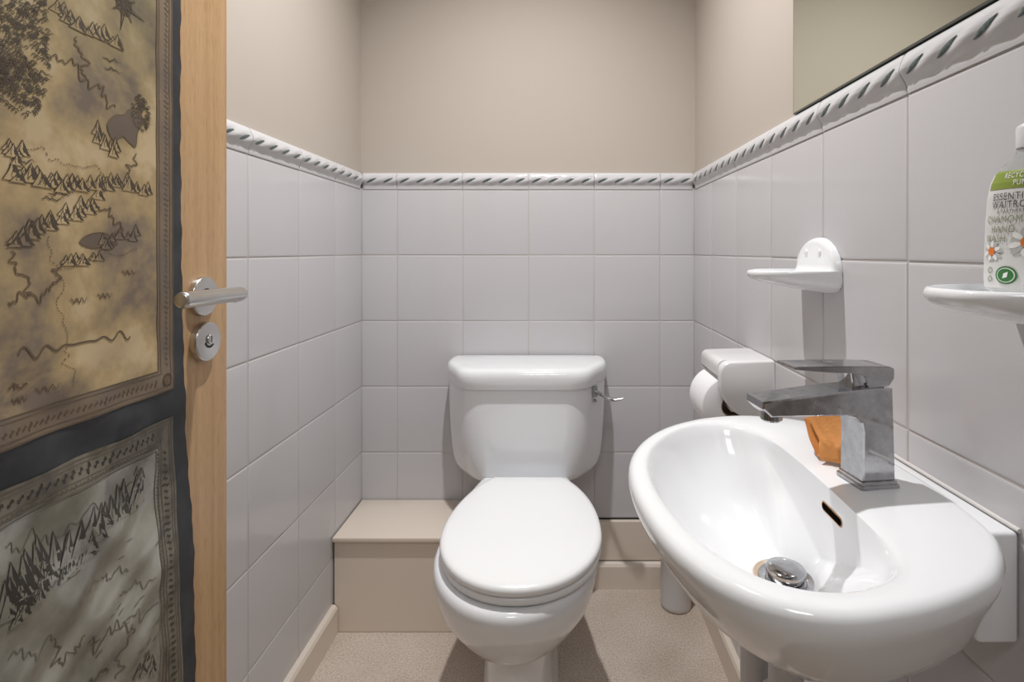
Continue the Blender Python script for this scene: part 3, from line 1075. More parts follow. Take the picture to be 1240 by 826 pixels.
# flush lever on the right shoulder
lv0 = Vector((0.101, 1.462, 0.622))
bm = bmesh.new()
nrm = Vector((0.80, -0.60, 0)).normalized()
tan = Vector((0.60, 0.80, 0)).normalized()
pl = []
base = Vector((CX + 0.192, 1.456, 0.622))
for d in (-0.004, 0.004):
    pl.append([base + nrm * d + tan * a + Vector((0, 0, b_)) for a, b_ in ((-0.007, -0.014), (0.007, -0.014), (0.007, 0.015), (-0.007, 0.015))])
loft(bm, pl)
cyl(bm, base + nrm * 0.003, base + nrm * 0.020 + Vector((0, 0, -0.004)), 0.0055, n=20)
cyl(bm, base - Vector((0, 0, 0.024)) + nrm * -0.003, base - Vector((0, 0, 0.024)) + nrm * 0.004, 0.0045, n=18)
arm = [base + nrm * 0.016 + Vector((0, 0, -0.003)), base + nrm * 0.034 + Vector((0.004, -0.008, -0.011)), base + nrm * 0.044 + Vector((0.016, -0.008, -0.012)), base + nrm * 0.052 + Vector((0.030, -0.006, -0.007))]
wd = [0.006, 0.008, 0.010, 0.006]
th = [0.004, 0.005, 0.005, 0.003]
rings = []
for p, w, h in zip(arm, wd, th):
    rings.append([p + Vector((0, math.cos(a) * w, math.sin(a) * h)) for a in [2 * PI * k / 14 for k in range(14)]])
loft(bm, rings)
fix_normals(bm)
part('flush_lever', bm, M['worn'], toilet, smooth=50, label='chrome flush lever')

# ------------------------------------------------------------------ wash basin
RIM = 0.757
basin = thing('wash_basin', 'white oval wall-hung wash basin on the right tiled wall', 'basin', (0.30, 0.594, 0.62))
OUT = [(0.3960, 0.5050), (0.3910, 0.4810), (0.3790, 0.4590), (0.3610, 0.4370), (0.3340, 0.4140), (0.2820, 0.3900), (0.2350, 0.3775), (0.2020, 0.3735), (0.1720, 0.3790), (0.1460, 0.3940),
       (0.1220, 0.4230), (0.1040, 0.4650), (0.0925, 0.5200), (0.0885, 0.5850), (0.0970, 0.6500), (0.1200, 0.7070), (0.1580, 0.7570), (0.2100, 0.7940),
       (0.2700, 0.8130), (0.3250, 0.8090), (0.3680, 0.7880), (0.3920, 0.7500), (0.4010, 0.7000), (0.4020, 0.640), (0.4020, 0.560)]
INN = [(0.2900, 0.4700), (0.2760, 0.4300), (0.2500, 0.4080), (0.2180, 0.3965), (0.1870, 0.3990), (0.1600, 0.4140), (0.1380, 0.4420), (0.1210, 0.4820), (0.1100, 0.5350),
       (0.1065, 0.5900), (0.1140, 0.6480), (0.1350, 0.7000), (0.1690, 0.7450), (0.2100, 0.7720), (0.2500, 0.7740), (0.2800, 0.7500), (0.2930, 0.7050), (0.2960, 0.6500),
       (0.2960, 0.5900), (0.2940, 0.5300)]
BC = Vector((0.225, 0.590))
NB = 144


def polar(ctrl):
    dense = catmull([Vector(p) for p in ctrl], 24)
    res = []
    ang = [(math.atan2(p.y - BC.y, p.x - BC.x), p) for p in dense]
    for i in range(NB):
        a = -PI + 2 * PI * i / NB
        d = Vector((math.cos(a), math.sin(a)))
        best = None
        for (p, q) in zip(dense, dense[1:] + dense[:1]):
            e = q - p
            den = d.x * e.y - d.y * e.x
            if abs(den) < 1e-12:
                continue
            w = p - BC
            t = (w.x * e.y - w.y * e.x) / den
            u = (w.x * d.y - w.y * d.x) / den
            if t > 0 and -1e-6 <= u <= 1 + 1e-6 and (best is None or t > best):
                best = t
        res.append(BC + d * best)
    return res


O = polar(OUT)
I = polar(INN)
DRC = Vector((0.2550, 0.588))
Dr = [DRC + Vector((math.cos(-PI + 2 * PI * i / NB), math.sin(-PI + 2 * PI * i / NB))) * 0.027 for i in range(NB)]
UC = Vector((0.348, 0.594))


def under(s, z):
    return [v3(UC + (p - UC) * s, z) for p in O]


def offset(pts, d):
    n = len(pts)
    out = []
    for i in range(n):
        a, b_ = pts[i - 1], pts[(i + 1) % n]
        t = (b_ - a).normalized()
        nn = Vector((t.y, -t.x))
        q = pts[i] + nn * d
        out.append(Vector((min(q.x, 0.4165), q.y)))
    return out


bm = bmesh.new()
rings = []
for s, z in ((0.18, 0.624), (0.40, 0.629), (0.56, 0.638), (0.70, 0.651), (0.82, 0.669), (0.91, 0.690), (0.968, 0.712)):
    rings.append(under(s, z))
for d, z in ((0.002, 0.728), (0.006, 0.738), (0.0075, 0.746), (0.0055, 0.7525), (0.0015, 0.7560)):
    rings.append([v3(p, z) for p in offset(O, d)])
rings.append([v3(p, RIM) for p in offset(O, -0.003)])
Oi = offset(O, -0.004)
for t, dz in ((0.35, 0.0003), (0.65, 0.0), (0.85, -0.0012)):
    rings.append([v3(a.lerp(b_, t), RIM + dz) for a, b_ in zip(Oi, I)])
inner = [(0.0, 0.0045), (0.02, 0.0085), (0.045, 0.0155), (0.09, 0.028), (0.16, 0.043), (0.26, 0.060), (0.38, 0.076), (0.52, 0.090), (0.66, 0.100), (0.80, 0.107), (0.92, 0.111), (1.0, 0.114)]
def smooth(a, b_, x):
    x = min(1.0, max(0.0, (x - a) / (b_ - a)))
    return x * x * (3 - 2 * x)


for t, dz in inner:
    ring = []
    for a, b_ in zip(I, Dr):
        # the back wall under the tap drops steeply to a crease, the rest is a smooth bowl
        r = smooth(0.268, 0.289, a.x)
        wall = 0.088 * max(0.0, 1 - abs(a.y - 0.588) / 0.185)
        back = 0.0045 + (wall - 0.0045) * smooth(0.0, 0.10, t) + (0.114 - wall) * t ** 1.15 if wall > 0.0045 else 0.0045 + 0.1095 * t
        ring.append(v3(a.lerp(b_, t), RIM - (dz * (1 - r) + back * r)))
    rings.append(ring)
loft(bm, rings)
fix_normals(bm)
box(bm, 0.380, XR - 0.0008, 0.4765, 0.7130, 0.655, RIM - 0.0012, 0.004, 3)
bowl = part('bowl', bm, M['ceramic'], basin, smooth=55)

me = bowl.data
off = basin.location
bvh = BVHTree.FromPolygons([v.co + off for v in me.vertices], [tuple(p.vertices) for p in me.polygons])
# overflow slot in the rear inner wall
hit, hn, _, _ = bvh.ray_cast(Vector((0.20, 0.566, 0.7285)), Vector((1, 0, 0)))
if hn.x > 0:
    hn = -hn
tz = Vector((0, 1, 0)); tz = (tz - hn * tz.dot(hn)).normalized()
ty = hn.cross(tz).normalized()


def slot(hl, hh, d0, d1):
    pts = []
    for k in range(24):
        a = 2 * PI * k / 24
        c, s_ = math.cos(a), math.sin(a)
        pts.append((math.copysign(hl - hh, c) + hh * c, hh * s_))
    return [[hit + hn * d + tz * a + ty * b_ for a, b_ in pts] for d in (d0, d1)]


bm = bmesh.new()
loft(bm, slot(0.0225, 0.0052, -0.004, 0.0006))
fix_normals(bm)
ov = part('overflow', bm, M['brass'], basin, smooth=40, label='dark brass-edged overflow slot')
bm = bmesh.new()
loft(bm, slot(0.0208, 0.0038, -0.003, 0.0010))
fix_normals(bm)
part('opening', bm, M['void'], ov)
# pop-up waste
zd = RIM - 0.1145
bm = bmesh.new()
lathe(bm, [(0.0275, zd - 0.004), (0.0345, zd + 0.0050), (0.0330, zd + 0.0062), (0.0290, zd + 0.0030), (0.0260, zd + 0.0030)], (DRC.x, DRC.y, 0), cap0=False, cap1=False)
fix_normals(bm)
waste = part('waste_fitting', bm, M['stain'], basin, smooth=50, label='stained ring around the plug')
bm = bmesh.new()
lathe(bm, [(0.026, zd - 0.010), (0.0300, zd + 0.0030), (0.0285, zd + 0.0050), (0.0235, zd + 0.0044), (0.021, zd + 0.002)], (DRC.x, DRC.y, 0))
fix_normals(bm)
part('flange', bm, M['worn'], waste, smooth=40)
bm = bmesh.new()
lathe(bm, [(0.0190, zd - 0.006), (0.0190, zd + 0.010), (0.0210, zd + 0.0105), (0.0212, zd + 0.0140), (0.0195, zd + 0.0158), (0.012, zd + 0.0172), (0.003, zd + 0.0176)], (DRC.x, DRC.y, 0))
fix_normals(bm)
part('plug', bm, M['worn'], waste, smooth=40, label='domed chrome plug')
# sealant where the basin meets the tiles
bm = bmesh.new()
cyl(bm, (XR - 0.001, 0.476, RIM + 0.0005), (XR - 0.001, 0.714, RIM + 0.0005), 0.0022, n=12)
part('sealant', bm, M['caulk'], basin, smooth=50)

# ------------------------------------------------------------------ tap
tap = thing('mixer_tap', 'square chrome mixer tap at the back of the wash basin', 'tap', (0.342, 0.582, RIM))
tap.rotation_euler.z = math.radians(7)
# local frame: -x along the spout, z up


def tpart(name, bm, mat, par=tap, smooth=35, label=None):
    o = link_mesh(name, bm, mat, par, smooth)
    if label:
        o['label'] = label
    return o


def sect(x0, x1, hy, z, c=0.004):
    pts = round_poly([(x0, -hy), (x1, -hy), (x1, hy), (x0, hy)], c, 3)
    return [v3(p, z) for p in pts]


bm = bmesh.new()
loft(bm, [sect(-0.0225, 0.0225, 0.0225, 0.0004), sect(-0.0225, 0.0225, 0.0225, 0.0032), sect(-0.0218, 0.0218, 0.0218, 0.0040),
          sect(-0.0208, 0.0208, 0.0208, 0.0042), sect(-0.0208, 0.0208, 0.0208, 0.0068), sect(-0.0195, 0.0195, 0.0195, 0.0078)])
fix_normals(bm)
tpart('base_plate', bm, M['worn'])
# body and spout as one extruded profile (x, z) with chamfered long edges
prof = [(-0.0190, 0.0072), (0.0190, 0.0072), (0.0170, 0.075), (0.0160, 0.1055), (-0.005, 0.1062), (-0.050, 0.1035), (-0.098, 0.0990), (-0.131, 0.0960),
        (-0.131, 0.0885), (-0.122, 0.0800), (-0.060, 0.0790), (-0.036, 0.0785), (-0.0265, 0.0765), (-0.0205, 0.0700), (-0.0185, 0.0600)]
bm = bmesh.new()
HW = 0.0190
rings = []
cxm, czm = -0.03, 0.08
for y, ins in ((-HW, 0.0016), (-HW + 0.0016, 0.0), (HW - 0.0016, 0.0), (HW, 0.0016)):
    pr = []
    n = len(prof)
    for i in range(n):
        a, p, c = Vector(prof[i - 1]), Vector(prof[i]), Vector(prof[(i + 1) % n])
        d1 = (p - a).normalized(); d2 = (c - p).normalized()
        n1 = Vector((-d1.y, d1.x)); n2 = Vector((-d2.y, d2.x))
        mvec = (n1 + n2)
        if mvec.length > 1e-6:
            mvec = mvec.normalized() / max(0.5, mvec.normalized().dot(n1))
        q = p + mvec * ins
        pr.append(Vector((q.x, y, q.y)))
    rings.append(pr)
loft(bm, rings)
fix_normals(bm)
tpart('body', bm, M['worn'], smooth=20)
bm = bmesh.new()
lathe(bm, [(0.0115, 0.086), (0.0115, 0.0730), (0.0100, 0.0712), (0.006, 0.0715)], (-0.112, 0, 0), n=28)
fix_normals(bm)
tpart('aerator', bm, M['worn'])
bm = bmesh.new()
# lever: thin blade thickening into a block over the body
LH = 0.0182
lp = [(-0.0960, 0.1288), (-0.0962, 0.1306), (-0.0940, 0.1316), (-0.050, 0.1312), (-0.010, 0.1302), (0.0130, 0.1290), (0.0180, 0.1268), (0.0180, 0.1165), (0.0120, 0.1085), (-0.0105, 0.1072),
      (-0.0140, 0.1100), (-0.0150, 0.1150), (-0.0165, 0.1190), (-0.0200, 0.1215), (-0.0260, 0.1228), (-0.050, 0.1240), (-0.085, 0.1275)]
loft(bm, [[Vector((x, y, z)) for x, z in lp] for y in (-LH, LH)])
fix_normals(bm)
bmesh.ops.bevel(bm, geom=[e for e in bm.edges if len(e.link_faces) == 2 and e.calc_face_angle(0) > 0.9], offset=0.0007, segments=2, affect='EDGES')
lever = tpart('lever', bm, M['worn'], smooth=25)
bm = bmesh.new()
loft(bm, [sect(-0.026, 0.0120, 0.0120, 0.1050, 0.003), sect(-0.0265, 0.0120, 0.0125, 0.1090, 0.003), sect(-0.0300, 0.0120, 0.0140, 0.1230, 0.003)])
fix_normals(bm)
tpart('neck', bm, M['worn'], smooth=30)

# ------------------------------------------------------------------ orange cloth behind the tap
cloth = thing('folded_cloth', 'folded orange cleaning cloth propped behind the chrome tap', 'cloth', (0.345, 0.655, RIM))


def cloth_layer(bm, rows, thick, mi=0, seed=0):
    """rows of (left, right) edge points from top to foot -> thick soft sheet"""
    L = catmull([Vector(r[0]) for r in rows], 6, closed=False)
    Rr = catmull([Vector(r[1]) for r in rows], 6, closed=False)
    m_ = 14
    grid = []
    for i, (a, b_) in enumerate(zip(L, Rr)):
        t = i / (len(L) - 1)
        row = []
        for j in range(m_ + 1):
            u = j / m_
            p = a.lerp(b_, u)
            p.x += 0.0011 * math.sin(9 * u + 4 * t + seed) + 0.0008 * math.sin(21 * u - 13 * t + 2 * seed)
            row.append(p)
        grid.append(row)
    nrm = Vector((-0.92, -0.18, 0.34)).normalized()
    rings = []
    for i, row in enumerate(grid):
        e = 0.35 if i in (0, len(grid) - 1) else 1.0
        front = [p + nrm * (thick / 2 * e * (0.45 if j in (0, m_) else 1)) for j, p in enumerate(row)]
        back = [p - nrm * (thick / 2 * e * (0.45 if j in (0, m_) else 1)) for j, p in enumerate(row)]
        rings.append(front + back[::-1])
    loft(bm, rings, mi=mi)
    fix_normals(bm)


bm = bmesh.new()
zb = RIM
def edge(pts):
    return [tuple(at(*p)) for p in pts]


left = edge([(971, 486, 0.674), (977, 501, 0.668), (987, 521, 0.652), (993, 534, 0.641), (994.5, 540, 0.637)]) + [(0.3150, 0.630, zb + 0.004)]
right = [(0.3490, 0.611, zb + 0.068), (0.3470, 0.611, zb + 0.054), (0.3440, 0.611, zb + 0.036), (0.3405, 0.611, zb + 0.026), (0.3400, 0.611, zb + 0.021), (0.3440, 0.611, zb + 0.004)]
rows = list(zip(left, right))
cloth_layer(bm, rows, 0.007, seed=1)
part('pad', bm, M['orange'], cloth, smooth=60)
bm = bmesh.new()
left2 = edge([(974, 506, 0.682), (976, 513, 0.678), (983, 532, 0.662), (989, 549, 0.648)]) + [(0.3190, 0.640, zb + 0.004)]
right2 = [(0.3560, 0.618, zb + 0.050), (0.3550, 0.618, zb + 0.042), (0.3520, 0.618, zb + 0.028), (0.3490, 0.618, zb + 0.014), (0.3500, 0.618, zb + 0.004)]
cloth_layer(bm, list(zip(left2, right2)), 0.006, seed=2.4)
part('folded_layer', bm, M['orange_dark'], cloth, smooth=60)

# ------------------------------------------------------------------ waste trap under the basin
trap = thing('bottle_trap', 'grey plastic bottle trap hanging under the wash basin', 'waste trap', (DRC.x, DRC.y, 0.45))
bm = bmesh.new()
cyl(bm, (DRC.x, DRC.y, 0.628), (DRC.x, DRC.y, 0.50), 0.0185, n=28)
part('tailpipe', bm, M['plasticg'], trap, smooth=40)
bm = bmesh.new()
lathe(bm, [(0.030, 0.40), (0.034, 0.408), (0.034, 0.490), (0.030, 0.494), (0.026, 0.500)], (DRC.x, DRC.y, 0), n=32)
fix_normals(bm)
part('trap_bottle', bm, M['plasticg'], trap, smooth=40)
bm = bmesh.new()
cyl(bm, (DRC.x, DRC.y, 0.518), (DRC.x, DRC.y, 0.494), 0.0255, n=28, round0=0.002, round1=0.002)
part('nut', bm, M['plasticw'], trap, smooth=40)
bm = bmesh.new()
cyl(bm, (DRC.x + 0.02, DRC.y, 0.468), (XR - 0.004, DRC.y, 0.468), 0.0175, n=24)
part('outlet_pipe', bm, M['plasticw'], trap, smooth=40)

# clear canister seen standing behind the trap
X0, Y0 = 0.232, 0.608
valve = thing('waste_pipe', 'short grey translucent pipe with a ribbed top behind the basin trap', 'pipe', (0.252, 0.665, 0.0))
bm = bmesh.new()
lathe(bm, [(0.0200, 0.001), (0.0200, 0.552), (0.0215, 0.553), (0.0215, 0.560), (0.0200, 0.561), (0.0200, 0.592), (0.0180, 0.596)], (0.252, 0.665, 0), n=30)
fix_normals(bm)
part('tube', bm, M['plasticg'], valve, smooth=40)

# ------------------------------------------------------------------ soap dishes
def dish_bm(yc, xw):
    """ceramic soap dish: shallow tray cantilevered from an arched back plate"""
    bm = bmesh.new()
    zt = 0.9735
    W = 0.0665
    rings = []
    N = 48
    for i in range(N + 1):
        v = -math.cos(PI * i / N)
        v = max(-0.9995, min(0.9995, v))
        h = 0.004 + 0.053 * (1 - abs(v) ** 2.1) ** 0.55
        L = 0.0135 + 0.0985 * (1 - abs(v) ** 2.6) ** 0.62
        e = min(1.0, (1 - abs(v)) / 0.06)
        R_ = min(0.015, (L - 0.0125) * 0.42, h * 0.5)
        P = [(0.0, h + 0.001), (0.006, h), (0.0095, h - 0.003 * min(1, h / 0.02)), (0.0115, max(R_, h - 0.008))]
        for k in range(7):
            a = PI / 2 * k / 6
            P.append((0.0118 + R_ * (1 - math.cos(a)), R_ * (1 - math.sin(a))))
        P += [(L - 0.0180, 0.0), (L - 0.0120, 0.0020), (L - 0.0085, 0.0052), (L - 0.0055, 0.0066), (L - 0.0025, 0.0060), (L - 0.0006, 0.0035), (L, 0.0005), (L - 0.001, -0.0035), (L - 0.006, -0.0075),
              (L * 0.80, -0.0125), (L * 0.58, -0.0185), (L * 0.36, -0.0232), (L * 0.18, -0.0262), (0.006, -0.0275), (0.0, -0.0280)]
        q = []
        for x, z in P:
            # the underside and the rim draw in together at the two ends
            zz = z if z > 0 else z * (0.20 + 0.80 * (1 - abs(v) ** 5) ** 0.5)
            q.append(Vector((xw - max(0.0, x) * (1 - abs(v) ** 14) ** 0.5, yc + W * v, zt + zz)))
        rings.append(q)
    loft(bm, rings)
    fix_normals(bm)
    return bm


def soap_dish(yc, label, xw=XR - 0.0005):
    t = thing('soap_dish', label, 'soap dish', (xw, yc, 0.974), 'ceramic soap dishes on the right wall')
    part('tray', dish_bm(yc, xw), M['ceramic'], t, smooth=50)
    for sy in (-1, 1):
        bm = bmesh.new()
        bmesh.ops.create_uvsphere(bm, u_segments=18, v_segments=12, radius=1.0)
        for v in bm.verts:
            v.co = Vector((xw - 0.0112 + v.co.x * 0.003, yc + sy * 0.0215 + v.co.y * 0.0050, 1.008 + v.co.z * 0.0060))
        part('screw_cap', bm, M['ceramic'], t, smooth=60)
    return t


soap_dish(0.838, 'white ceramic soap dish, empty, on tiles above the toilet roll side of the basin')
soap_dish(0.4227, 'white ceramic soap dish holding the hand wash bottle')

# ------------------------------------------------------------------ hand wash bottle
BX, BY, BZ = 0.3790, 0.4190, 0.9768
bottle = thing('soap_bottle', 'clear pump bottle of hand wash with a daisy label on the soap dish', 'soap bottle', (BX, BY, BZ))
# body: oval section, narrowing to the shoulder, its broad side turned to the viewer
ndir = Vector((-0.93, -0.37, 0)).normalized()     # label faces this way
udir = Vector((-ndir.y, ndir.x, 0))               # to the viewer's right along the label
if udir.x < 0:
    udir = -udir
A_PROF = [(0.0, 0.86), (0.0015, 0.94), (0.004, 0.985), (0.010, 1.0), (0.055, 0.965), (0.078, 0.915), (0.088, 0.86), (0.096, 0.76), (0.103, 0.60), (0.108, 0.44), (0.111, 0.36), (0.114, 0.33), (0.118, 0.33)]
RA, RB = 0.0345, 0.0210


def b_at(zl):
    for (z0, k0), (z1, k1) in zip(A_PROF[:-1], A_PROF[1:]):
        if z0 <= zl <= z1:
            return k0 + (k1 - k0) * (zl - z0) / (z1 - z0)
    return A_PROF[-1][1]


def bpt(th, zl, out=0.0):
    k = b_at(zl)
    a, b_ = RA * k + out, RB * (k if k > 0.6 else min(k * 1.35, 0.6)) + out
    return Vector((BX, BY, BZ + zl)) + udir * (a * math.sin(th)) + ndir * (b_ * math.cos(th))


def barc(u, zl, out):
    """u: distance along the label surface -> angle"""
    th = u / (RA * 0.93)
    return bpt(th, zl, out)


bm = bmesh.new()
loft(bm, [[bpt(2 * PI * i / 48, z) for i in range(48)] for z, k in A_PROF])
fix_normals(bm)
part('bottle_body', bm, M['clear'], bottle, smooth=50)
bm = bmesh.new()
# label: white sheet on the front, with a slanted lower right corner
def lab_area(u0, u1, z0, z1, out, mi, cut=None, n=26, top=None):
    rows = []
    for i in range(n + 1):
        z = z0 + (z1 - z0) * i / n
        r = u1
        if cut:
            r = min(u1, cut(z))
        rows.append([barc(u0 + (r - u0) * j / n, z, out) for j in range(n + 1)])
    loft(bm, rows, False, False, mi, closed=False)


lab_area(-0.034, 0.036, 0.0035, 0.0955, 0.0004, 0, cut=lambda z: 0.000 + 0.8 * max(0, z - 0.0035) + (0.02 if z > 0.045 else 0))
lab_area(-0.0290, 0.034, 0.0830, 0.0975, 0.0007, 1)


def disc(u, z, ru, rz, out, mi, n=20, a0=0.0):
    c = bm.verts.new(barc(u, z, out))
    vs = [bm.verts.new(barc(u + ru * math.cos(a0 + 2 * PI * i / n), z + rz * math.sin(a0 + 2 * PI * i / n), out)) for i in range(n)]
    for i in range(n):
        f = bm.faces.new((c, vs[i], vs[(i + 1) % n])); f.material_index = mi


def daisy(u, z, r, seed, mi_c=4):
    rnd = random.Random(seed)
    for k in range(13):
        a = 2 * PI * k / 13 + rnd.uniform(-0.1, 0.1)
        L = r * rnd.uniform(0.85, 1.05)
        pts = []
        for wv, t in ((0.02, 0.2), (0.17, 0.6), (0.15, 0.85), (0.0, 1.0), (-0.15, 0.85), (-0.17, 0.6), (-0.02, 0.2)):
            pts.append((u + math.cos(a) * L * t - math.sin(a) * r * wv, z + math.sin(a) * L * t + math.cos(a) * r * wv))
        f = bm.faces.new([bm.verts.new(barc(x, y, 0.0010 + 0.0001 * (k % 2))) for x, y in pts]); f.material_index = 5 if k % 2 else 6
    disc(u, z, r * 0.34, r * 0.36, 0.0014, mi_c)


daisy(0.0060, 0.0400, 0.0135, 1)
daisy(-0.0200, 0.0330, 0.0095, 2)
disc(-0.0080, 0.0140, 0.0078, 0.0072, 0.0010, 2)
disc(-0.0080, 0.0140, 0.0064, 0.0059, 0.0012, 5)
disc(-0.0080, 0.0140, 0.0057, 0.0052, 0.0014, 2)
# small leaf inside the badge
f = bm.faces.new([bm.verts.new(barc(-0.0080 + a, 0.0140 + b_, 0.0016)) for a, b_ in ((-0.0018, -0.0026), (0.0014, -0.0014), (0.0020, 0.0028), (-0.0010, 0.0014))]); f.material_index = 5
# small outline symbols to the left of the badge
for zz in (0.0105, 0.0175):
    for k in range(12):
        a0, a1 = 2 * PI * k / 12, 2 * PI * (k + 1) / 12
        f = bm.faces.new([bm.verts.new(barc(-0.0215 + r * math.cos(a), zz + r * math.sin(a), 0.0009)) for r, a in ((0.0018, a0), (0.0025, a0), (0.0025, a1), (0.0018, a1))]); f.material_index = 7


def text_on(body, size, u, z, mi, out=0.0010, align='LEFT', sp=1.0, kx=0.74):
    cu = bpy.data.curves.new('txt', 'FONT')
    cu.body = body
    cu.size = size
    cu.align_x = align
    cu.space_character = sp
    cu.resolution_u = 3
    o = bpy.data.objects.new('txt', cu)
    COL.objects.link(o)
    dg = bpy.context.evaluated_depsgraph_get()
    me = bpy.data.meshes.new_from_object(o.evaluated_get(dg))
    vs = [bm.verts.new(barc(u + v.co.x * kx, z + v.co.y, out)) for v in me.vertices]
    for p in me.polygons:
        try:
            f = bm.faces.new([vs[i] for i in p.vertices]); f.material_index = mi
        except ValueError:
            pass
    bpy.data.objects.remove(o)
    bpy.data.curves.remove(cu)
    bpy.data.meshes.remove(me)


text_on('RECYCLABLE', 0.0062, 0.0010, 0.0912, 5, align='CENTER', sp=1.12)
text_on('PUMP', 0.0062, 0.0010, 0.0852, 5, align='CENTER', sp=1.12)
text_on('ESSENTIAL', 0.0082, -0.0215, 0.0740, 3, sp=1.16)
text_on('WAITROSE', 0.0082, -0.0215, 0.0675, 3, sp=1.16)
text_on('& PARTNERS', 0.0038, -0.0160, 0.0636, 3, sp=1.3)
text_on('CHAMOMILE', 0.0082, -0.0265, 0.0560, 7, sp=1.14)
text_on('HAND', 0.0082, -0.0210, 0.0480, 7, sp=1.14)
text_on('WASH', 0.0082, -0.0270, 0.0405, 7, sp=1.14)
part('label', bm, [M['lab_white'], M['lab_green'], M['lab_dgreen'], M['lab_ink'], M['lab_orange'], M['lab_petal'], M['lab_petalsh'], M['lab_ink2']], bottle, label='white label with daisies and a green top band')
bm = bmesh.new()
lathe(bm, [(0.0105, 0.115), (0.0115, 0.1155), (0.0115, 0.131), (0.0105, 0.133), (0.0075, 0.135)], (BX, BY, BZ), n=32)
lathe(bm, [(0.0045, 0.134), (0.0045, 0.152), (0.0060, 0.153), (0.0065, 0.163), (0.0055, 0.166), (0.003, 0.167)], (BX, BY, BZ), n=24)
hd = Vector((BX, BY, BZ + 0.159))
q = Vector((0.5, -0.85, 0))
cyl(bm, hd, hd + q * 0.030 + Vector((0, 0, -0.002)), 0.0062, 0.0045, n=18)
fix_normals(bm)
part('pump', bm, M['plasticw'], bottle, smooth=40, label='white pump top')

# ------------------------------------------------------------------ toilet roll and its holder
t = thing('toilet_roll_holder', 'white covered toilet roll holder on the right wall behind the basin', 'roll holder', (XR, 1.09, 0.72))
HX0 = 0.3135


def hood(y, k=1.0):
    pts = [(XR - 0.0005, 0.690), (HX0 + 0.034, 0.690), (HX0, 0.734), (HX0, 0.797), (XR - 0.0005, 0.800)]
    rp = round_poly(pts, [0.001, 0.024, 0.034, 0.024, 0.001], 8)
    cx, cz = 0.37, 0.745
    return [Vector((cx + (p.x - cx) * k if p.x < XR - 0.001 else p.x, y, cz + (p.y - cz) * k)) for p in rp]


bm = bmesh.new()
loft(bm, [hood(1.012, 0.93), hood(1.0135, 0.965), hood(1.017, 0.99), hood(1.022, 1.0), hood(1.0285, 1.0)])
fix_normals(bm)
part('end_cheek', bm, M['holder'], t, smooth=60)
bm = bmesh.new()
prof = round_poly([(XR - 0.0005, 0.800), (HX0, 0.797), (HX0, 0.766)], [0.001, 0.024, 0.001], 8)
outer = [p for p in prof]
rings = []
for y, k in ((1.0285, 0.0), (1.145, 0.0), (1.154, 0.003), (1.160, 0.008), (1.163, 0.014)):
    o_ = []
    for p in outer:
        o_.append(Vector((min(p.x + k, XR - 0.0005), y, p.y - k)))
    i_ = []
    for p in reversed(outer):
        i_.append(Vector((min(p.x + 0.010, XR - 0.0006) if p.x < XR - 0.02 else p.x, y, p.y - 0.010 if p.y > 0.78 else p.y)))
    rings.append(o_ + i_)
loft(bm, rings)
fix_normals(bm)
part('cover', bm, M['holder'], t, smooth=50)
bm = bmesh.new()
box(bm, XR - 0.008, XR - 0.0005, 1.03, 1.16, 0.692, 0.798, 0.002)
part('back_plate', bm, M['holder'], t, smooth=40)
bm = bmesh.new()
cyl(bm, (0.344, 1.0285, 0.705), (0.344, 1.150, 0.705), 0.0085, n=20)
part('spindle', bm, M['holder'], t, smooth=40)

roll = thing('toilet_roll', 'white toilet paper roll under the holder cover by the back wall', 'toilet roll', (0.344, 1.09, 0.705))
bm = bmesh.new()
RC = Vector((0.344, 0, 0.705))
RR = 0.0585
rings = []
n = 60
for r, y in ((0.0215, 1.036), (RR - 0.002, 1.0355), (RR, 1.0372), (RR, 1.1340), (RR - 0.002, 1.1355), (0.0215, 1.135)):
    rings.append([Vector((RC.x + r * math.cos(2 * PI * i / n), y, RC.z + r * math.sin(2 * PI * i / n))) for i in range(n)])
loft(bm, rings + [rings[0]], False, False)
bmesh.ops.remove_doubles(bm, verts=bm.verts[:], dist=1e-6)
fix_normals(bm)
part('paper', bm, M['paper'], roll, smooth=50)
bm = bmesh.new()
rings = []
for r, y in ((0.0215, 1.0355), (0.0200, 1.0355), (0.0200, 1.1355), (0.0215, 1.1355)):
    rings.append([Vector((RC.x + r * math.cos(2 * PI * i / n), y, RC.z + r * math.sin(2 * PI * i / n))) for i in range(n)])
loft(bm, rings, False, False)
fix_normals(bm)
part('core', bm, M['card'], roll, smooth=50, label='brown cardboard core')

# ------------------------------------------------------------------ mirror
mir = thing('mirror', 'frameless wall mirror on the right wall above the leaf border', 'mirror', (XR, 0.5, 1.25))
bm = bmesh.new()
MY1, MZ0, MZ1 = 0.923, DADO1 - 0.004, 1.92
box(bm, XR - 0.0052, XR + 0.0038, 0.06, MY1, MZ0 + 0.004, MZ1, 0.0004)
part('backing', bm, M['mirror_edge'], mir)
bm = bmesh.new()
x = XR - 0.00535
vs = [bm.verts.new((x, y, z)) for y, z in ((0.0615, MZ0 + 0.0068), (MY1 - 0.0022, MZ0 + 0.0068), (MY1 - 0.0022, MZ1 - 0.0015), (0.0615, MZ1 - 0.0015))]
bm.faces.new(vs)
fix_normals(bm)
if bm.faces[:][0].normal.x > 0:
    bmesh.ops.reverse_faces(bm, faces=bm.faces[:])
part('glass', bm, M['mirror'], mir)

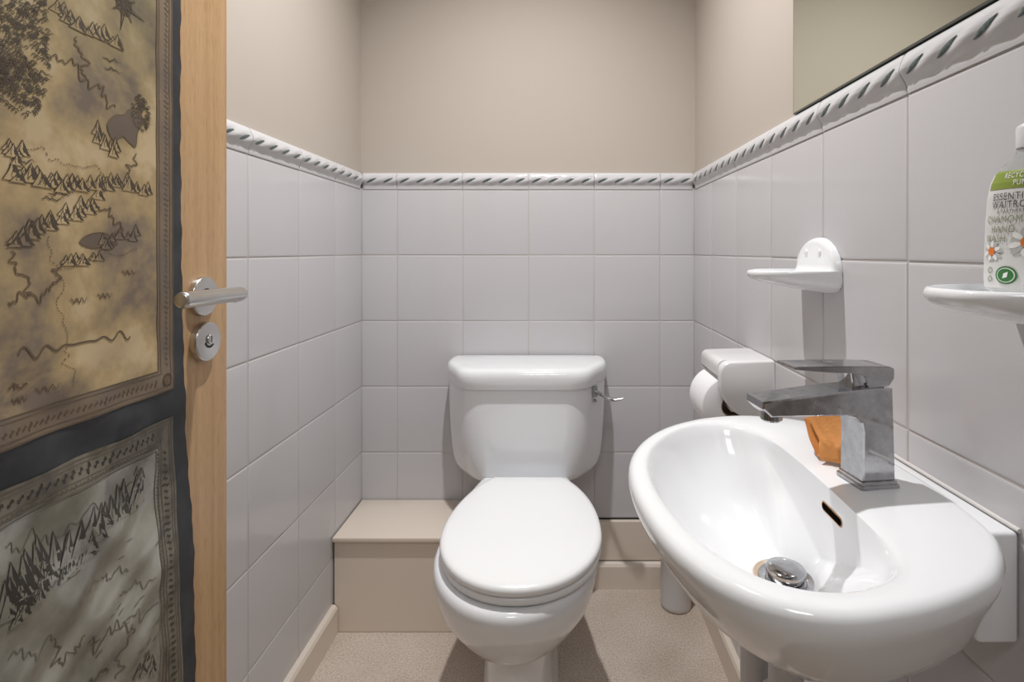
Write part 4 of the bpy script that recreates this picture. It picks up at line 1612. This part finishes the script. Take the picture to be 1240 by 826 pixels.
# ------------------------------------------------------------------ white cylinder in the far right floor corner
brush = thing('toilet_brush_holder', 'plain white plastic cylinder on the floor in the back right corner', 'brush holder', (0.340, 1.508, 0.0))
bm = bmesh.new()
lathe(bm, [(0.040, 0.001), (0.0425, 0.003), (0.0430, 0.012), (0.0425, 0.150), (0.0435, 0.152), (0.0435, 0.158), (0.0420, 0.160), (0.0400, 0.158), (0.0385, 0.030), (0.01, 0.028)], (0.340, 1.508, 0), n=40)
fix_normals(bm)
part('cup', bm, M['plasticw'], brush, smooth=50)

# ------------------------------------------------------------------ light: one recessed downlight in the ceiling, and an added fill lamp in the unseen hall
LX, LY = -0.085, 0.93
bm = bmesh.new()
lathe(bm, [(0.030, 0), (0.046, 0), (0.046, -0.004), (0.036, -0.005), (0.030, 0)], (LX, LY, ZC), n=36, cap0=False, cap1=False)
fix_normals(bm)
part('downlight', bm, M['satin'], ceiling, smooth=40)


def lamp(name, kind, loc, energy, col, **kw):
    li = bpy.data.lights.new(name, kind)
    li.energy = energy
    li.color = col
    for k, v in kw.items():
        setattr(li, k, v)
    o = bpy.data.objects.new(name, li)
    o.location = loc
    COL.objects.link(o)
    return o


lamp('downlight_lamp', 'SPOT', (LX, LY, ZC - 0.012), 90, (1.0, 0.99, 0.985), shadow_soft_size=0.022, spot_size=math.radians(134), spot_blend=1.0)
hl = lamp('hall_fill', 'AREA', (-0.05, -0.75, ZC - 0.03), 10, (0.92, 0.96, 1.0), size=0.5)  # added fill, out of view; brightens surfaces facing the doorway
bm = bmesh.new()
box(bm, -0.32, 0.22, -1.02, -0.48, ZC - 0.022, ZC - 0.0005, 0.004)
part('hall_fill_panel', bm, M['ceil'], ceiling)  # made-up fitting above the added hall fill

w = bpy.data.worlds.new('world')
scn.world = w
w.use_nodes = True
w.node_tree.nodes['Background'].inputs['Color'].default_value = (0.9, 0.92, 1.0, 1)
w.node_tree.nodes['Background'].inputs['Strength'].default_value = 0.02

# ------------------------------------------------------------------ camera
cam = bpy.data.cameras.new('camera')
cam.sensor_fit = 'HORIZONTAL'
cam.sensor_width = 36.0
cam.lens = 36.0 * FPX / 1240.0
cam.shift_x = -(PX - 620.0) / 1240.0
cam.shift_y = -(413.0 - PY) / 1240.0
cam.clip_start = 0.01
co = bpy.data.objects.new('camera', cam)
co.location = (0, 0, CAM_H)
co.rotation_euler = (PI / 2, 0, 0)
COL.objects.link(co)
scn.camera = co

scn.view_settings.view_transform = 'Standard'
scn.view_settings.look = 'None'
scn.view_settings.exposure = 0.0
scn.view_settings.gamma = 1.0
scn.view_settings.use_curve_mapping = False
scn.cycles.use_denoising = True
scn.cycles.max_bounces = 10
scn.cycles.diffuse_bounces = 6
scn.cycles.glossy_bounces = 5
scn.cycles.sample_clamp_indirect = 6
